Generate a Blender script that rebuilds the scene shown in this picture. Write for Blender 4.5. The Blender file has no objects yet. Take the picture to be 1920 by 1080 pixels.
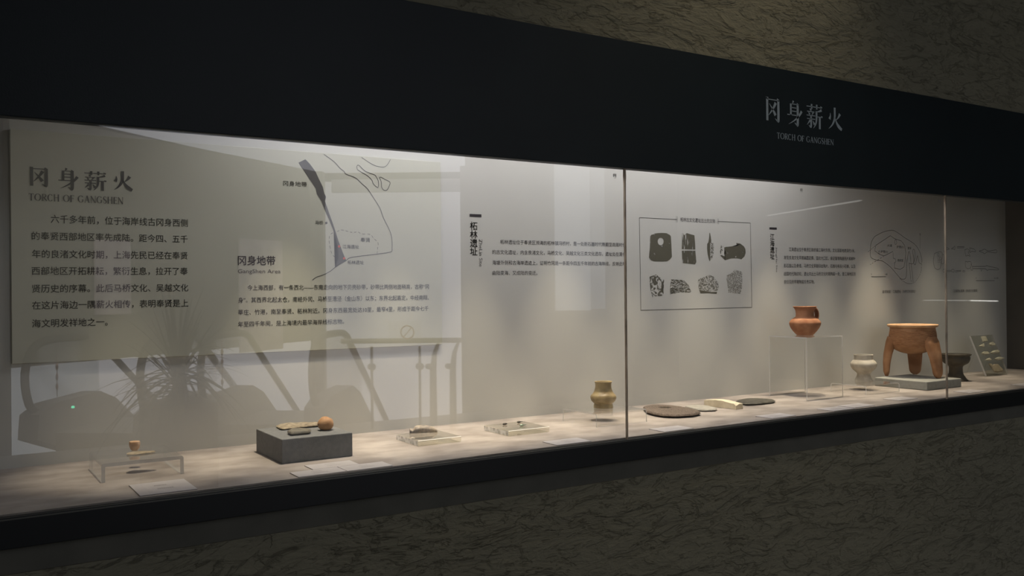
import bpy, bmesh, math, random
from mathutils import Vector, Matrix, noise
random.seed(7)
PI = math.pi
sc = bpy.context.scene
COL = sc.collection

# ------------------------------------------------------------------ camera
YAW, PITCH, ROLL, FPX = .5706, .0023, -.0092, 1691.3
CAM = Vector((0, 0, 1.5))
_f = Vector((math.sin(YAW)*math.cos(PITCH), math.cos(YAW)*math.cos(PITCH), math.sin(PITCH)))
_r0 = Vector((math.cos(YAW), -math.sin(YAW), 0)); _u0 = _r0.cross(_f)
CR = _r0*math.cos(ROLL)+_u0*math.sin(ROLL); CU = -_r0*math.sin(ROLL)+_u0*math.cos(ROLL); CF = _f
cam = bpy.data.cameras.new('camera'); co = bpy.data.objects.new('camera', cam); COL.objects.link(co)
cam.sensor_width = 36; cam.lens = FPX/1920*36; cam.clip_start = .05
co.matrix_world = Matrix(((CR.x, CU.x, -CF.x, 0), (CR.y, CU.y, -CF.y, 0), (CR.z, CU.z, -CF.z, 1.5), (0, 0, 0, 1)))
sc.camera = co
sc.view_settings.view_transform = 'Standard'; sc.view_settings.look = 'None'
sc.view_settings.exposure = 0; sc.view_settings.gamma = 1; sc.view_settings.use_curve_mapping = False
sc.cycles.transparent_max_bounces = 32; sc.cycles.max_bounces = 10; sc.cycles.use_denoising = True
sc.cycles.sample_clamp_indirect = 4

# real dimensions (metres) of the place
YG = 2.0          # outer face of the glass
YB = 2.542        # back wall of the case
ZS = 1.0718       # shelf
ZT = 1.846        # top of glass opening
ZF = 2.2122       # top of the dark header
XL, XR = .088, 4.664   # case ends
J1, J2 = 1.6761, 3.2598  # glass joints

def ray(x, y): return CF+CR*((x-960)/FPX)-CU*((y-540)/FPX)
def atz(x, y, z=ZS): d = ray(x, y); return CAM+d*((z-1.5)/d.z)
def aty(x, y, Y=YB): d = ray(x, y); return CAM+d*(Y/d.y)
def mpp(P): return (Vector(P)-CAM).dot(CF)/FPX
def virt(x, y, dep):
    """a thing seen mirrored in the glass stands on the visitors' side of it"""
    P = CAM+ray(x, y)*dep
    return Vector((P.x, 2*YG-P.y, P.z))

# ------------------------------------------------------------------ world and lights
w = bpy.data.worlds.new('world'); sc.world = w; w.use_nodes = True
w.node_tree.nodes['Background'].inputs[0].default_value = (.75, .85, 1, 1)
w.node_tree.nodes['Background'].inputs[1].default_value = .02

def light(kind, name, loc, target, power, color, **kw):
    l = bpy.data.lights.new(name, kind); l.energy = power; l.color = color
    for k, v in kw.items(): setattr(l, k, v)
    o = bpy.data.objects.new(name, l); COL.objects.link(o); o.location = loc
    d = Vector(target)-Vector(loc); o.rotation_euler = d.to_track_quat('-Z', 'Y').to_euler()
    return o
WARM = (1, .855, .65); COOL = (.86, .90, 1)
# track spots hidden behind the header, one over each exhibit
SPOTS = [(.42, 4.4, 32), (.86, 6.5, 40), (1.20, 7, 36), (1.48, 7.0, 36), (1.83, 6.6, 40), (2.12, 6.0, 36), (2.48, 6.2, 38),
         (2.89, 6.6, 40), (3.22, 5.0, 36), (3.55, 7.0, 42), (4.0, 3.4, 42), (4.35, 2.6, 40)]
for sx, sp, ang in SPOTS:
    light('SPOT', 'case_spot', (sx, 2.345, 2.17), (sx, 2.34, ZS), sp*7.3, WARM, spot_size=math.radians(ang+2), spot_blend=.85, shadow_soft_size=.012)
# soft strip that washes the back wall
light('AREA', 'case_wash_light', (1.9, 2.27, 2.185), (1.9, 2.36, 1.2), 10.5, (.98, .95, 1.0), shape='RECTANGLE', size=2.3, size_y=.12)
# gallery ceiling downlights that graze the rough plaster
light('SPOT', 'gallery_downlight', (2.3, 1.45, 3.5), (2.15, 2.0, 2.2), 20, (1, .84, .62), spot_size=1.3, spot_blend=1, shadow_soft_size=.08)
light('SPOT', 'gallery_downlight', (2.1, .9, 3.5), (1.95, 2.0, .7), 12, (1, .86, .64), spot_size=1.1, spot_blend=1, shadow_soft_size=.08)

# added unseen lamp that lifts the hall wall mirrored in the glass
P_ = virt(420, 550, 8.0); Q_ = virt(330, 550, 12.0)
light('AREA', 'hall_wall_fill', (P_.x, P_.y, 3.3), (Q_.x, Q_.y, 1.6), 80, (1, .95, .84), shape='RECTANGLE', size=3, size_y=.6)
# ------------------------------------------------------------------ materials
MATS = {}
def new_mat(name):
    m = bpy.data.materials.new(name); m.use_nodes = True; MATS[name] = m
    return m, m.node_tree.nodes, m.node_tree.links, m.node_tree.nodes['Principled BSDF']
def C(c): return (c[0], c[1], c[2], 1)
def mat(name, col, rough=.7, col2=None, scale=20, bump=0, bscale=None, spec=.3, stretch=(1, 1, 1), metal=0, detail=6, lo=.35, hi=.65, coords='Object'):
    m, N, L, b = new_mat(name)
    b.inputs['Roughness'].default_value = rough; b.inputs['Base Color'].default_value = C(col)
    b.inputs['Specular IOR Level'].default_value = spec; b.inputs['Metallic'].default_value = metal
    tc = N.new('ShaderNodeTexCoord'); mp = N.new('ShaderNodeMapping'); L.new(tc.outputs[coords], mp.inputs[0])
    mp.inputs['Scale'].default_value = stretch
    if col2:
        n = N.new('ShaderNodeTexNoise'); n.inputs['Scale'].default_value = scale; n.inputs['Detail'].default_value = detail
        L.new(mp.outputs[0], n.inputs['Vector'])
        r = N.new('ShaderNodeValToRGB'); r.color_ramp.elements[0].position = lo; r.color_ramp.elements[1].position = hi
        r.color_ramp.elements[0].color = C(col); r.color_ramp.elements[1].color = C(col2)
        L.new(n.outputs[0], r.inputs[0]); L.new(r.outputs[0], b.inputs['Base Color'])
    if bump:
        n2 = N.new('ShaderNodeTexNoise'); n2.inputs['Scale'].default_value = bscale or scale*2; n2.inputs['Detail'].default_value = 8
        L.new(mp.outputs[0], n2.inputs['Vector'])
        bp = N.new('ShaderNodeBump'); bp.inputs['Distance'].default_value = bump; bp.inputs['Strength'].default_value = 1
        L.new(n2.outputs[0], bp.inputs['Height']); L.new(bp.outputs[0], b.inputs['Normal'])
    return m
def schlick(N, L, base, gain=1.0):
    """reflectance of a clear sheet from the angle between view and face"""
    g = N.new('ShaderNodeNewGeometry')
    d = N.new('ShaderNodeVectorMath'); d.operation = 'DOT_PRODUCT'; L.new(g.outputs['Incoming'], d.inputs[0]); L.new(g.outputs['Normal'], d.inputs[1])
    a = N.new('ShaderNodeMath'); a.operation = 'ABSOLUTE'; L.new(d.outputs['Value'], a.inputs[0])
    s = N.new('ShaderNodeMath'); s.operation = 'SUBTRACT'; s.inputs[0].default_value = 1; L.new(a.outputs[0], s.inputs[1])
    p = N.new('ShaderNodeMath'); p.operation = 'POWER'; L.new(s.outputs[0], p.inputs[0]); p.inputs[1].default_value = 5
    m = N.new('ShaderNodeMath'); m.operation = 'MULTIPLY_ADD'; L.new(p.outputs[0], m.inputs[0]); m.inputs[1].default_value = (1-base)*gain; m.inputs[2].default_value = base
    return m.outputs[0]
def clear_mat(name, tint, base=.04, rough=0.0):
    m, N, L, b = new_mat(name); N.remove(b)
    t = N.new('ShaderNodeBsdfTransparent'); t.inputs[0].default_value = C(tint)
    g = N.new('ShaderNodeBsdfGlossy'); g.inputs['Roughness'].default_value = rough; g.inputs[0].default_value = (1, 1, 1, 1)
    x = N.new('ShaderNodeMixShader'); L.new(schlick(N, L, base), x.inputs[0]); L.new(t.outputs[0], x.inputs[1]); L.new(g.outputs[0], x.inputs[2])
    L.new(x.outputs[0], N['Material Output'].inputs[0]); return m
def emit_mat(name, col, s, col2=None, scale=1):
    m, N, L, b = new_mat(name); N.remove(b); e = N.new('ShaderNodeEmission'); e.inputs[0].default_value = C(col); e.inputs[1].default_value = s
    L.new(e.outputs[0], N['Material Output'].inputs[0]); return m

glass = clear_mat('pane_glass', (.985, .995, .99), .043)
acrylic = clear_mat('clear_acrylic', (.985, .985, .98), .04)
# polished rim of an acrylic sheet
m, N, L, b = new_mat('acrylic_rim'); b.inputs['Base Color'].default_value = (.66, .64, .61, 1); b.inputs['Roughness'].default_value = .12
t = N.new('ShaderNodeBsdfTransparent'); t.inputs[0].default_value = (.9, .9, .88, 1); x = N.new('ShaderNodeMixShader'); x.inputs[0].default_value = .68
L.new(t.outputs[0], x.inputs[1]); L.new(b.outputs[0], x.inputs[2]); L.new(x.outputs[0], N['Material Output'].inputs[0]); acrylic_rim = m
# solid acrylic: bends what lies behind it, yet lets most light pass straight
m, N, L, b = new_mat('solid_acrylic'); N.remove(b)
t = N.new('ShaderNodeBsdfTransparent'); t.inputs[0].default_value = (.96, .955, .93, 1)
g = N.new('ShaderNodeBsdfGlass'); g.inputs['IOR'].default_value = 1.49; g.inputs['Roughness'].default_value = 0; g.inputs[0].default_value = (1, .99, .97, 1)
x = N.new('ShaderNodeMixShader'); x.inputs[0].default_value = .45
L.new(t.outputs[0], x.inputs[1]); L.new(g.outputs[0], x.inputs[2]); L.new(x.outputs[0], N['Material Output'].inputs[0]); acrylic_solid = m

backwall_m = mat('case_back_paint', (.50, .49, .45), .8, (.53, .52, .475), 3, bump=.00012, bscale=250, spec=.15)
endwall_m = mat('case_end_paint', (.07, .06, .05), .7, (.09, .078, .065), 5, spec=.1)
shelf_m = mat('shelf_linen', (.245, .213, .19), .85, (.355, .316, .284), 9, bump=.0006, bscale=400, spec=.1, stretch=(1, 1.5, 1), detail=10, lo=.36, hi=.64)
header_m = mat('header_paint', (.0065, .0125, .0155), .5, (.0085, .0155, .019), 4, bump=.0002, bscale=300, spec=.25)
sill_m = mat('sill_metal', (.008, .010, .011), .45, spec=.3)
sill_edge_m = mat('sill_edge_metal', (.11, .11, .10), .35, metal=.7)
band_m = mat('dark_smooth_strip', (.10, .10, .085), .8, (.12, .118, .10), 9, bump=.001, bscale=40, spec=.1)
board_m = mat('board_print', (.46, .452, .368), .6, (.48, .472, .388), 2, spec=.2)
ink = mat('dark_ink', (.035, .03, .035), .7, spec=.1)
ink_soft = mat('soft_ink', (.085, .078, .074), .7, spec=.1)
ink_grey = mat('grey_ink', (.085, .08, .078), .7, spec=.1)
caption_ink = mat('caption_ink', (.33, .31, .30), .7, spec=.1)
ink_red = mat('red_ink', (.55, .07, .05), .6, spec=.1)
sign_m = mat('sign_letter', (.27, .33, .38), .5, spec=.3)
card_m = mat('label_card', (.43, .40, .395), .6, (.46, .43, .425), 30, spec=.2)
sealant_m = mat('sealant', (.42, .34, .26), .6, (.12, .10, .08), 60, spec=.3, stretch=(1, 1, .3), lo=.4, hi=.75)
stone_plinth = mat('plinth_suede', (.17, .172, .168), .9, (.205, .205, .198), 90, bump=.0006, bscale=500, spec=.1)
plinth_light = mat('plinth_suede_pale', (.26, .26, .235), .9, (.30, .30, .27), 90, bump=.0006, bscale=500, spec=.1)

# rough trowelled plaster
m, N, L, b = new_mat('rough_plaster'); b.inputs['Roughness'].default_value = .85; b.inputs['Specular IOR Level'].default_value = .12
tc = N.new('ShaderNodeTexCoord')
def ns(scale, st, detail=8, rough=.6, dist=0., kind='ShaderNodeTexNoise'):
    mp = N.new('ShaderNodeMapping'); mp.inputs['Scale'].default_value = st; L.new(tc.outputs['Object'], mp.inputs[0])
    n = N.new(kind); n.inputs['Scale'].default_value = scale; L.new(mp.outputs[0], n.inputs['Vector'])
    if kind == 'ShaderNodeTexNoise':
        n.inputs['Detail'].default_value = detail; n.inputs['Roughness'].default_value = rough; n.inputs['Distortion'].default_value = dist
    return n
n1 = ns(4.2, (1, 1, 2.8), 10, .62, .6); n2 = ns(11, (1, 1, 2.6), 7, .55, .8); n3 = ns(45, (1, 1, 3), 4, .5)
# flakes lifted by the trowel: flat patches that end in sharp little steps
def step(n, at, w_):
    r = N.new('ShaderNodeMapRange'); r.interpolation_type = 'SMOOTHSTEP'; L.new(n.outputs[0], r.inputs[0]); r.inputs[1].default_value = at-w_; r.inputs[2].default_value = at+w_; return r.outputs[0]
def madd(a, k, b_):
    q = N.new('ShaderNodeMath'); q.operation = 'MULTIPLY_ADD'; L.new(a, q.inputs[0]); q.inputs[1].default_value = k
    if b_ is None: q.inputs[2].default_value = 0
    else: L.new(b_, q.inputs[2])
    return q.outputs[0]
h = madd(step(n1, .43, .015), .4, None); h = madd(step(n1, .58, .015), .4, h); h = madd(step(n2, .40, .025), .32, h); h = madd(step(n2, .60, .025), .32, h); h = madd(n1.outputs[0], 3.5, h); h = madd(n2.outputs[0], 1.6, h); a2h = madd(n3.outputs[0], .5, h)
bp = N.new('ShaderNodeBump'); bp.inputs['Distance'].default_value = .0055; L.new(a2h, bp.inputs['Height']); L.new(bp.outputs[0], b.inputs['Normal'])
cr = N.new('ShaderNodeValToRGB'); cr.color_ramp.elements[0].color = (.185, .178, .128, 1); cr.color_ramp.elements[1].color = (.245, .235, .172, 1)
L.new(n2.outputs[0], cr.inputs[0]); L.new(cr.outputs[0], b.inputs['Base Color']); plaster = m

# ------------------------------------------------------------------ mesh helpers
def tag(o, label=None, cat=None, group=None, kind=None):
    if label: o['label'] = label
    if cat: o['category'] = cat
    if group: o['group'] = group
    if kind: o['kind'] = kind
    return o
def obj(name, verts, faces, m, parent=None, smooth=False, mi=None):
    me = bpy.data.meshes.new(name); me.from_pydata([tuple(v) for v in verts], [], faces); me.update()
    for mm in (m if isinstance(m, (list, tuple)) else [m]): me.materials.append(mm)
    if mi:
        for p, i in zip(me.polygons, mi): p.material_index = i
    if smooth:
        for p in me.polygons: p.use_smooth = True
    o = bpy.data.objects.new(name, me); COL.objects.link(o)
    if parent:
        o.parent = parent; par = parent; L_ = Vector((0, 0, 0)); 
        o.matrix_parent_inverse = Matrix.Identity(4)
        w_ = Vector((0, 0, 0)); q = parent
        while q: w_ += q.location; q = q.parent
        for v in me.vertices: v.co -= w_
    return o
def empty(name, loc):
    o = bpy.data.objects.new(name, None); COL.objects.link(o); o.location = loc; o.empty_display_size = .05; return o
def bm_obj(name, bm, m, parent=None, smooth=False):
    bm.normal_update(); v = [x.co.copy() for x in bm.verts]; bm.verts.index_update()
    f = [tuple(x.index for x in fc.verts) for fc in bm.faces]; bm.free()
    return obj(name, v, f, m, parent, smooth)
def box_v(x0, x1, y0, y1, z0, z1):
    v = [(x, y, z) for z in (z0, z1) for y in (y0, y1) for x in (x0, x1)]
    f = [(0, 2, 3, 1), (4, 5, 7, 6), (0, 1, 5, 4), (2, 6, 7, 3), (0, 4, 6, 2), (1, 3, 7, 5)]
    return v, f
def join(*parts):
    V, F = [], []
    for v, f in parts:
        n = len(V); V += list(v); F += [tuple(i+n for i in q) for q in f]
    return V, F
def bevel_box(name, x0, x1, y0, y1, z0, z1, m, parent=None, bev=.002, seg=2):
    bm = bmesh.new(); v, f = box_v(x0, x1, y0, y1, z0, z1); vs = [bm.verts.new(p) for p in v]
    for q in f: bm.faces.new([vs[i] for i in q])
    bmesh.ops.bevel(bm, geom=bm.edges[:], offset=bev, segments=seg, affect='EDGES', profile=.5)
    return bm_obj(name, bm, m, parent)
def box(name, x0, x1, y0, y1, z0, z1, m, parent=None):
    v, f = box_v(x0, x1, y0, y1, z0, z1); return obj(name, v, f, m, parent)
def tube_v(pts, rad, n=10, cap=True):
    V, F = [], []; pts = [Vector(p) for p in pts]; up0 = None
    for i, p in enumerate(pts):
        t = (pts[min(i+1, len(pts)-1)]-pts[max(i-1, 0)]).normalized()
        if up0 is None: up0 = Vector((0, 0, 1)) if abs(t.z) < .9 else Vector((1, 0, 0))
        a = t.cross(up0); a = a.normalized() if a.length > 1e-6 else Vector((1, 0, 0)); bb = a.cross(t).normalized(); up0 = bb
        r = rad[i] if isinstance(rad, (list, tuple)) else rad
        for k in range(n):
            an = 2*PI*k/n; V.append(p+a*math.cos(an)*r+bb*math.sin(an)*r)
    for i in range(len(pts)-1):
        for k in range(n): F.append((i*n+k, i*n+(k+1) % n, (i+1)*n+(k+1) % n, (i+1)*n+k))
    if cap: F += [tuple(range(n-1, -1, -1)), tuple(range((len(pts)-1)*n, len(pts)*n))]
    return V, F
def lathe_v(c, prof, n=64, wob=0, seed=0, closed=False):
    """prof: list of (height, radius); ends closed on the axis"""
    V, F = [], []; c = Vector(c)
    for h, r in prof:
        for k in range(n):
            a = 2*PI*k/n; p = Vector((math.cos(a)*r, math.sin(a)*r, h))
            if wob and r > 1e-5:
                d = noise.noise(p*28+Vector((seed, 0, 0)))*wob+noise.noise(p*90+Vector((0, seed, 0)))*wob*.4
                p.x += math.cos(a)*d; p.y += math.sin(a)*d; p.z += d*.3 if h > 1e-4 else 0
            V.append(c+p)
    m_ = len(prof)
    for i in range(m_-1):
        for k in range(n): F.append((i*n+k, i*n+(k+1) % n, (i+1)*n+(k+1) % n, (i+1)*n+k))
    F += [tuple(range(n-1, -1, -1)), tuple(range((m_-1)*n, m_*n))]
    return V, F
def smooth_prof(pts, sub=4):
    out = []
    for i in range(len(pts)-1):
        p0 = pts[max(i-1, 0)]; p1 = pts[i]; p2 = pts[i+1]; p3 = pts[min(i+2, len(pts)-1)]
        for s in range(sub):
            t = s/sub
            out.append(tuple(.5*((2*p1[j])+(-p0[j]+p2[j])*t+(2*p0[j]-5*p1[j]+4*p2[j]-p3[j])*t*t+(-p0[j]+3*p1[j]-3*p2[j]+p3[j])*t**3) for j in range(len(p1))))
    out.append(tuple(pts[-1])); return out

# ------------------------------------------------------------------ flat print helpers
def text_mesh(s, bold=0, shear=0):
    cu = bpy.data.curves.new('t', 'FONT'); cu.body = s; cu.size = 1; cu.resolution_u = 2
    to = bpy.data.objects.new('t', cu); COL.objects.link(to)
    dg = bpy.context.evaluated_depsgraph_get(); me = bpy.data.meshes.new_from_object(to.evaluated_get(dg))
    V = [v.co.copy() for v in me.vertices]; F = [tuple(p.vertices) for p in me.polygons]
    bpy.data.objects.remove(to); bpy.data.curves.remove(cu); bpy.data.meshes.remove(me)
    if bold:
        V0, F0 = V, F; V, F = [], []
        for dx, dy in ((-1, -1), (1, -1), (-1, 1), (1, 1)):
            n = len(V); V += [v+Vector((dx*bold, dy*bold, 0)) for v in V0]; F += [tuple(i+n for i in q) for q in F0]
    return V, F
EMB = {}
def em():
    if not EMB:
        V, F = text_mesh('国'); ys = [v.y for v in V]; EMB['y'] = (min(ys), max(ys))
    return EMB['y']
def print_line(s, xl, xr, yc, hpx, m, parent, Y, bold=0, name='printed_text', push=.0006, latin=False):
    """one line of lettering on the plane y=Y from pixel xl to xr; yc is the centre of its left end"""
    A = aty(xl, yc, Y); B = aty(xr, yc, Y); V, F = text_mesh(s, bold)
    xs = [v.x for v in V]; x0, x1 = min(xs), max(xs)
    if latin: y0, y1 = min(v.y for v in V), max(v.y for v in V)
    else: y0, y1 = em()
    h = hpx*mpp(A); out = []
    for v in V:
        out.append((A.x+(v.x-x0)/(x1-x0)*(B.x-A.x), Y-push, A.z+((v.y-y0)/(y1-y0)-.5)*h))
    return obj(name, out, F, m, parent)
def print_col(s, xl, xr, ys, hpx, m, parent, Y, bold=0, name='printed_text'):
    V0, F0 = [], []
    for ch, yt in zip(s, ys):
        A = aty(xl, yt, Y); B = aty(xr, yt, Y); V, F = text_mesh(ch, bold); y0, y1 = em(); xs = [v.x for v in V]; x0, x1 = min(xs), max(xs); h = hpx*mpp(A)
        n = len(V0); V0 += [(A.x+(v.x-x0)/(x1-x0)*(B.x-A.x), Y-.0006, A.z-h+((v.y-y0)/(y1-y0))*h) for v in V]; F0 += [tuple(i+n for i in q) for q in F]
    return obj(name, V0, F0, m, parent)
def print_rot(s, xc, yt, yb, wpx, m, parent, Y, name='printed_text'):
    """lettering turned to read downwards"""
    A = aty(xc, yt, Y); B = aty(xc, yb, Y); V, F = text_mesh(s); xs = [v.x for v in V]; ys = [v.y for v in V]
    x0, x1, y0, y1 = min(xs), max(xs), min(ys), max(ys); w_ = wpx*mpp(A)*1.1
    return obj(name, [(A.x+((v.y-y0)/(y1-y0)-.5)*w_, Y-.0006, A.z+(v.x-x0)/(x1-x0)*(B.z-A.z)) for v in V], F, m, parent)
def ribbon(P, wd, Y, push=.0006, closed=False):
    """P: (x,z) points on the plane; wd: width or list"""
    n = len(P); V, F = [], []
    if closed: P = P+[P[0]]; n += 1
    for i, p in enumerate(P):
        a = P[max(i-1, 0)]; c = P[min(i+1, n-1)]
        if closed and i in (0, n-1): a = P[-2]; c = P[1]
        dx, dz = c[0]-a[0], c[1]-a[1]; l = math.hypot(dx, dz) or 1; w_ = (wd[i] if isinstance(wd, list) else wd)/2
        V += [(p[0]-dz/l*w_, Y-push, p[1]+dx/l*w_), (p[0]+dz/l*w_, Y-push, p[1]-dx/l*w_)]
    F = [(2*i, 2*i+1, 2*i+3, 2*i+2) for i in range(n-1)]
    return V, F
def pxline(pts, off, s, Y, wpx, sub=3, closed=False):
    P = [aty(off[0]+x/s, off[1]+y/s, Y) for x, y in pts]; P = [(p.x, p.z) for p in P]
    if sub > 1: P = smooth_prof(P, sub)
    wd = wpx*mpp(aty(off[0]+pts[0][0]/s, off[1]+pts[0][1]/s, Y)); return ribbon([tuple(p) for p in P], wd, Y, closed=closed)
def dashed(pts, off, s, Y, wpx, dash=9, gap=5, sub=4):
    P = [aty(off[0]+x/s, off[1]+y/s, Y) for x, y in pts]; P = smooth_prof([(p.x, p.z) for p in P], 12)
    k = mpp(aty(off[0]+pts[0][0]/s, off[1]+pts[0][1]/s, Y)); parts = []; cur = []; acc = 0; on = True
    for a, c in zip(P, P[1:]):
        acc += math.hypot(c[0]-a[0], c[1]-a[1])/k
        if on: cur.append(a)
        if on and acc > dash:
            cur.append(c)
            if len(cur) > 1: parts.append(ribbon(cur, wpx*k, Y))
            cur = []; on = False; acc = 0
        elif not on and acc > gap: on = True; acc = 0
    if len(cur) > 1: parts.append(ribbon(cur, wpx*k, Y))
    return join(*parts)
def poly(pts, off, s, Y, push=.0006):
    P = [aty(off[0]+x/s, off[1]+y/s, Y) for x, y in pts]
    bm = bmesh.new(); vs = [bm.verts.new((p.x, Y-push, p.z)) for p in P]; bm.faces.new(vs); bmesh.ops.triangulate(bm, faces=bm.faces[:])
    V = [v.co.copy() for v in bm.verts]; bm.verts.index_update(); F = [tuple(v.index for v in f.verts) for f in bm.faces]; bm.free(); return V, F
def disc(cx, cy, rpx, off, s, Y, push=.0008, n=20):
    c = aty(off[0]+cx/s, off[1]+cy/s, Y); r = rpx/s*mpp(c); V = [(c.x+r*math.cos(2*PI*k/n), Y-push, c.z+r*math.sin(2*PI*k/n)) for k in range(n)]
    return V, [tuple(range(n))]

# serif lettering drawn stroke by stroke in a unit square (x right, y down)
G = {
 '冈': [([(.12, .0), (.12, .98)], [.13, .13]), ([(.03, .0), (.12, .07)], [.02, .1]), ([(.12, .09), (.88, .09)], [.035, .035]), ([(.8, .02), (.93, .12)], [.05, .1]),
       ([(.88, .08), (.88, .88), (.84, .97)], [.13, .14, .08]), ([(.84, .97), (.64, .86)], [.09, .01]),
       ([(.7, .2), (.55, .42), (.4, .58), (.22, .75)], [.15, .1, .07, .02]), ([(.26, .26), (.42, .42), (.58, .6), (.68, .73)], [.02, .06, .12, .14])],
 '身': [([(.42, .0), (.36, .1)], [.1, .03]), ([(.25, .12), (.25, .6)], [.1, .1]), ([(.25, .13), (.68, .13)], [.03, .03]), ([(.64, .08), (.76, .15)], [.04, .06]),
       ([(.69, .12), (.69, .9), (.64, .99)], [.12, .13, .07]), ([(.64, .97), (.48, .88)], [.09, .01]), ([(.25, .28), (.66, .28)], [.035, .035]), ([(.25, .42), (.66, .42)], [.035, .035]),
       ([(.02, .58), (.66, .58)], [.035, .035]), ([(.95, .38), (.8, .56), (.5, .78), (.1, .97)], [.12, .09, .06, .01])],
 '薪': [([(.0, .11), (1.0, .11)], [.035, .035]), ([(.88, .05), (1.0, .11)], [.02, .08]), ([(.32, .0), (.32, .2)], [.1, .09]), ([(.65, .0), (.65, .2)], [.1, .08]),
       ([(.2, .2), (.3, .27)], [.03, .1]), ([(.03, .32), (.5, .32)], [.035, .035]), ([(.12, .35), (.2, .44)], [.03, .09]), ([(.42, .34), (.33, .46)], [.09, .02]),
       ([(.0, .48), (.55, .48)], [.035, .035]), ([(.02, .62), (.54, .62)], [.035, .035]), ([(.28, .48), (.28, .9), (.24, .98)], [.1, .1, .06]), ([(.24, .96), (.12, .88)], [.08, .01]),
       ([(.22, .68), (.02, .88)], [.1, .01]), ([(.38, .68), (.5, .84)], [.02, .12]), ([(.96, .2), (.82, .26), (.6, .31)], [.12, .07, .02]),
       ([(.63, .27), (.63, .6), (.57, .82), (.42, 1.0)], [.11, .1, .07, .01]), ([(.64, .5), (1.0, .5)], [.035, .035]), ([(.92, .45), (1.02, .5)], [.02, .08]), ([(.84, .5), (.84, 1.0)], [.12, .12])],
 '火': [([(.47, .0), (.47, .42), (.38, .66), (.22, .84), (.03, .97)], [.13, .12, .1, .06, .01]), ([(.48, .42), (.6, .66), (.76, .83), (.97, .95)], [.03, .1, .16, .12]),
       ([(.15, .26), (.16, .4), (.1, .54)], [.02, .08, .15]), ([(.84, .25), (.72, .42), (.54, .56)], [.15, .08, .01])],
 'T': [([(.0, .05), (1., .05)], [.08, .08]), ([(.02, .02), (.0, .2)], [.05, .03]), ([(.98, .02), (1., .2)], [.05, .03]), ([(.5, .05), (.5, .97)], [.17, .17]), ([(.3, .98), (.7, .98)], [.04, .04])],
 'H': [([(.15, .03), (.15, .97)], [.16, .16]), ([(.85, .03), (.85, .97)], [.16, .16]), ([(.15, .47), (.85, .47)], [.06, .06]), ([(0, .02), (.3, .02)], [.04, .04]), ([(.7, .02), (1, .02)], [.04, .04]), ([(0, .98), (.3, .98)], [.04, .04]), ([(.7, .98), (1, .98)], [.04, .04])],
 'F': [([(.2, .03), (.2, .97)], [.2, .2]), ([(.0, .04), (.95, .04)], [.06, .06]), ([(.95, .04), (.97, .22)], [.06, .03]), ([(.2, .48), (.75, .48)], [.06, .06]), ([(.75, .38), (.75, .6)], [.05, .05]), ([(0, .98), (.45, .98)], [.04, .04])],
 'E': [([(.2, .03), (.2, .97)], [.2, .2]), ([(.0, .04), (.9, .04)], [.06, .06]), ([(.9, .04), (.93, .2)], [.06, .03]), ([(.2, .48), (.75, .48)], [.06, .06]), ([(.75, .38), (.75, .6)], [.05, .05]), ([(0, .96), (.95, .96)], [.06, .06]), ([(.95, .96), (1., .78)], [.06, .03])],
 'N': [([(.12, .03), (.12, .97)], [.07, .07]), ([(.88, .03), (.88, 1.)], [.07, .07]), ([(.08, .03), (.88, .98)], [.17, .15]), ([(0, .02), (.2, .02)], [.04, .04]), ([(.75, .02), (1, .02)], [.04, .04]), ([(0, .98), (.25, .98)], [.04, .04])],
 'A': [([(.5, .0), (.12, .97)], [.07, .07]), ([(.48, .0), (.86, .97)], [.17, .17]), ([(.27, .64), (.72, .64)], [.06, .06]), ([(0, .98), (.27, .98)], [.04, .04]), ([(.7, .98), (1, .98)], [.04, .04])],
 'R': [([(.17, .03), (.17, .97)], [.17, .17]), ([(0, .04), (.5, .04), (.74, .12), (.76, .32), (.6, .47), (.2, .5)], [.05, .06, .12, .16, .1, .05]), ([(.4, .5), (.98, .97)], [.14, .15]), ([(0, .98), (.36, .98)], [.04, .04])],
 'O': 'ring', 'C': 'arc', 'G': 'arcg', 'S': [([(.88, .24), (.78, .08), (.5, .02), (.22, .1), (.16, .3), (.35, .44), (.68, .55), (.86, .72), (.76, .92), (.46, .98), (.16, .9), (.08, .72)], [.03, .05, .07, .1, .16, .17, .17, .16, .1, .07, .05, .03])],
}
def circ_arc(a0, a1, n=22):
    P, W = [], []
    for i in range(n+1):
        a = math.radians(a0+(a1-a0)*i/n); P.append((.5+.44*math.cos(a), .5-.47*math.sin(a))); W.append(.06+.11*abs(math.cos(a))**1.5)
    return P, W
def glyph(ch):
    g = G[ch]
    if g == 'ring': return [circ_arc(0, 360, 28)]
    if g == 'arc': return [circ_arc(42, 318), ([(.84, .06), (.84, .24)], [.04, .03]), ([(.84, .78), (.84, .94)], [.03, .03])]
    if g == 'arcg': return [circ_arc(42, 312), ([(.84, .06), (.84, .24)], [.04, .03]), ([(.84, .56), (.84, .92)], [.15, .12]), ([(.68, .55), (1, .55)], [.04, .04])]
    return g
def serif(name, items, Y, m, parent, bold=1.0, push=.0008):
    """items: (char, x0, x1, ztop, zbottom) in metres on the plane"""
    for ch, x0, x1, zt, zb in items:
        parts = []
        for P, W in glyph(ch):
            Q = [(x0+p[0]*(x1-x0), zt+p[1]*(zb-zt)) for p in P]; W_ = [q*(zt-zb)*bold for q in W]
            if len(Q) > 2:
                Z = smooth_prof([(q[0], q[1], w_) for q, w_ in zip(Q, W_)], 4); Q = [(z[0], z[1]) for z in Z]; W_ = [max(z[2], .0001) for z in Z]
            parts.append(ribbon(Q, W_, Y, push))
        V, F = join(*parts); obj(name, V, F, m, parent)
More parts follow.
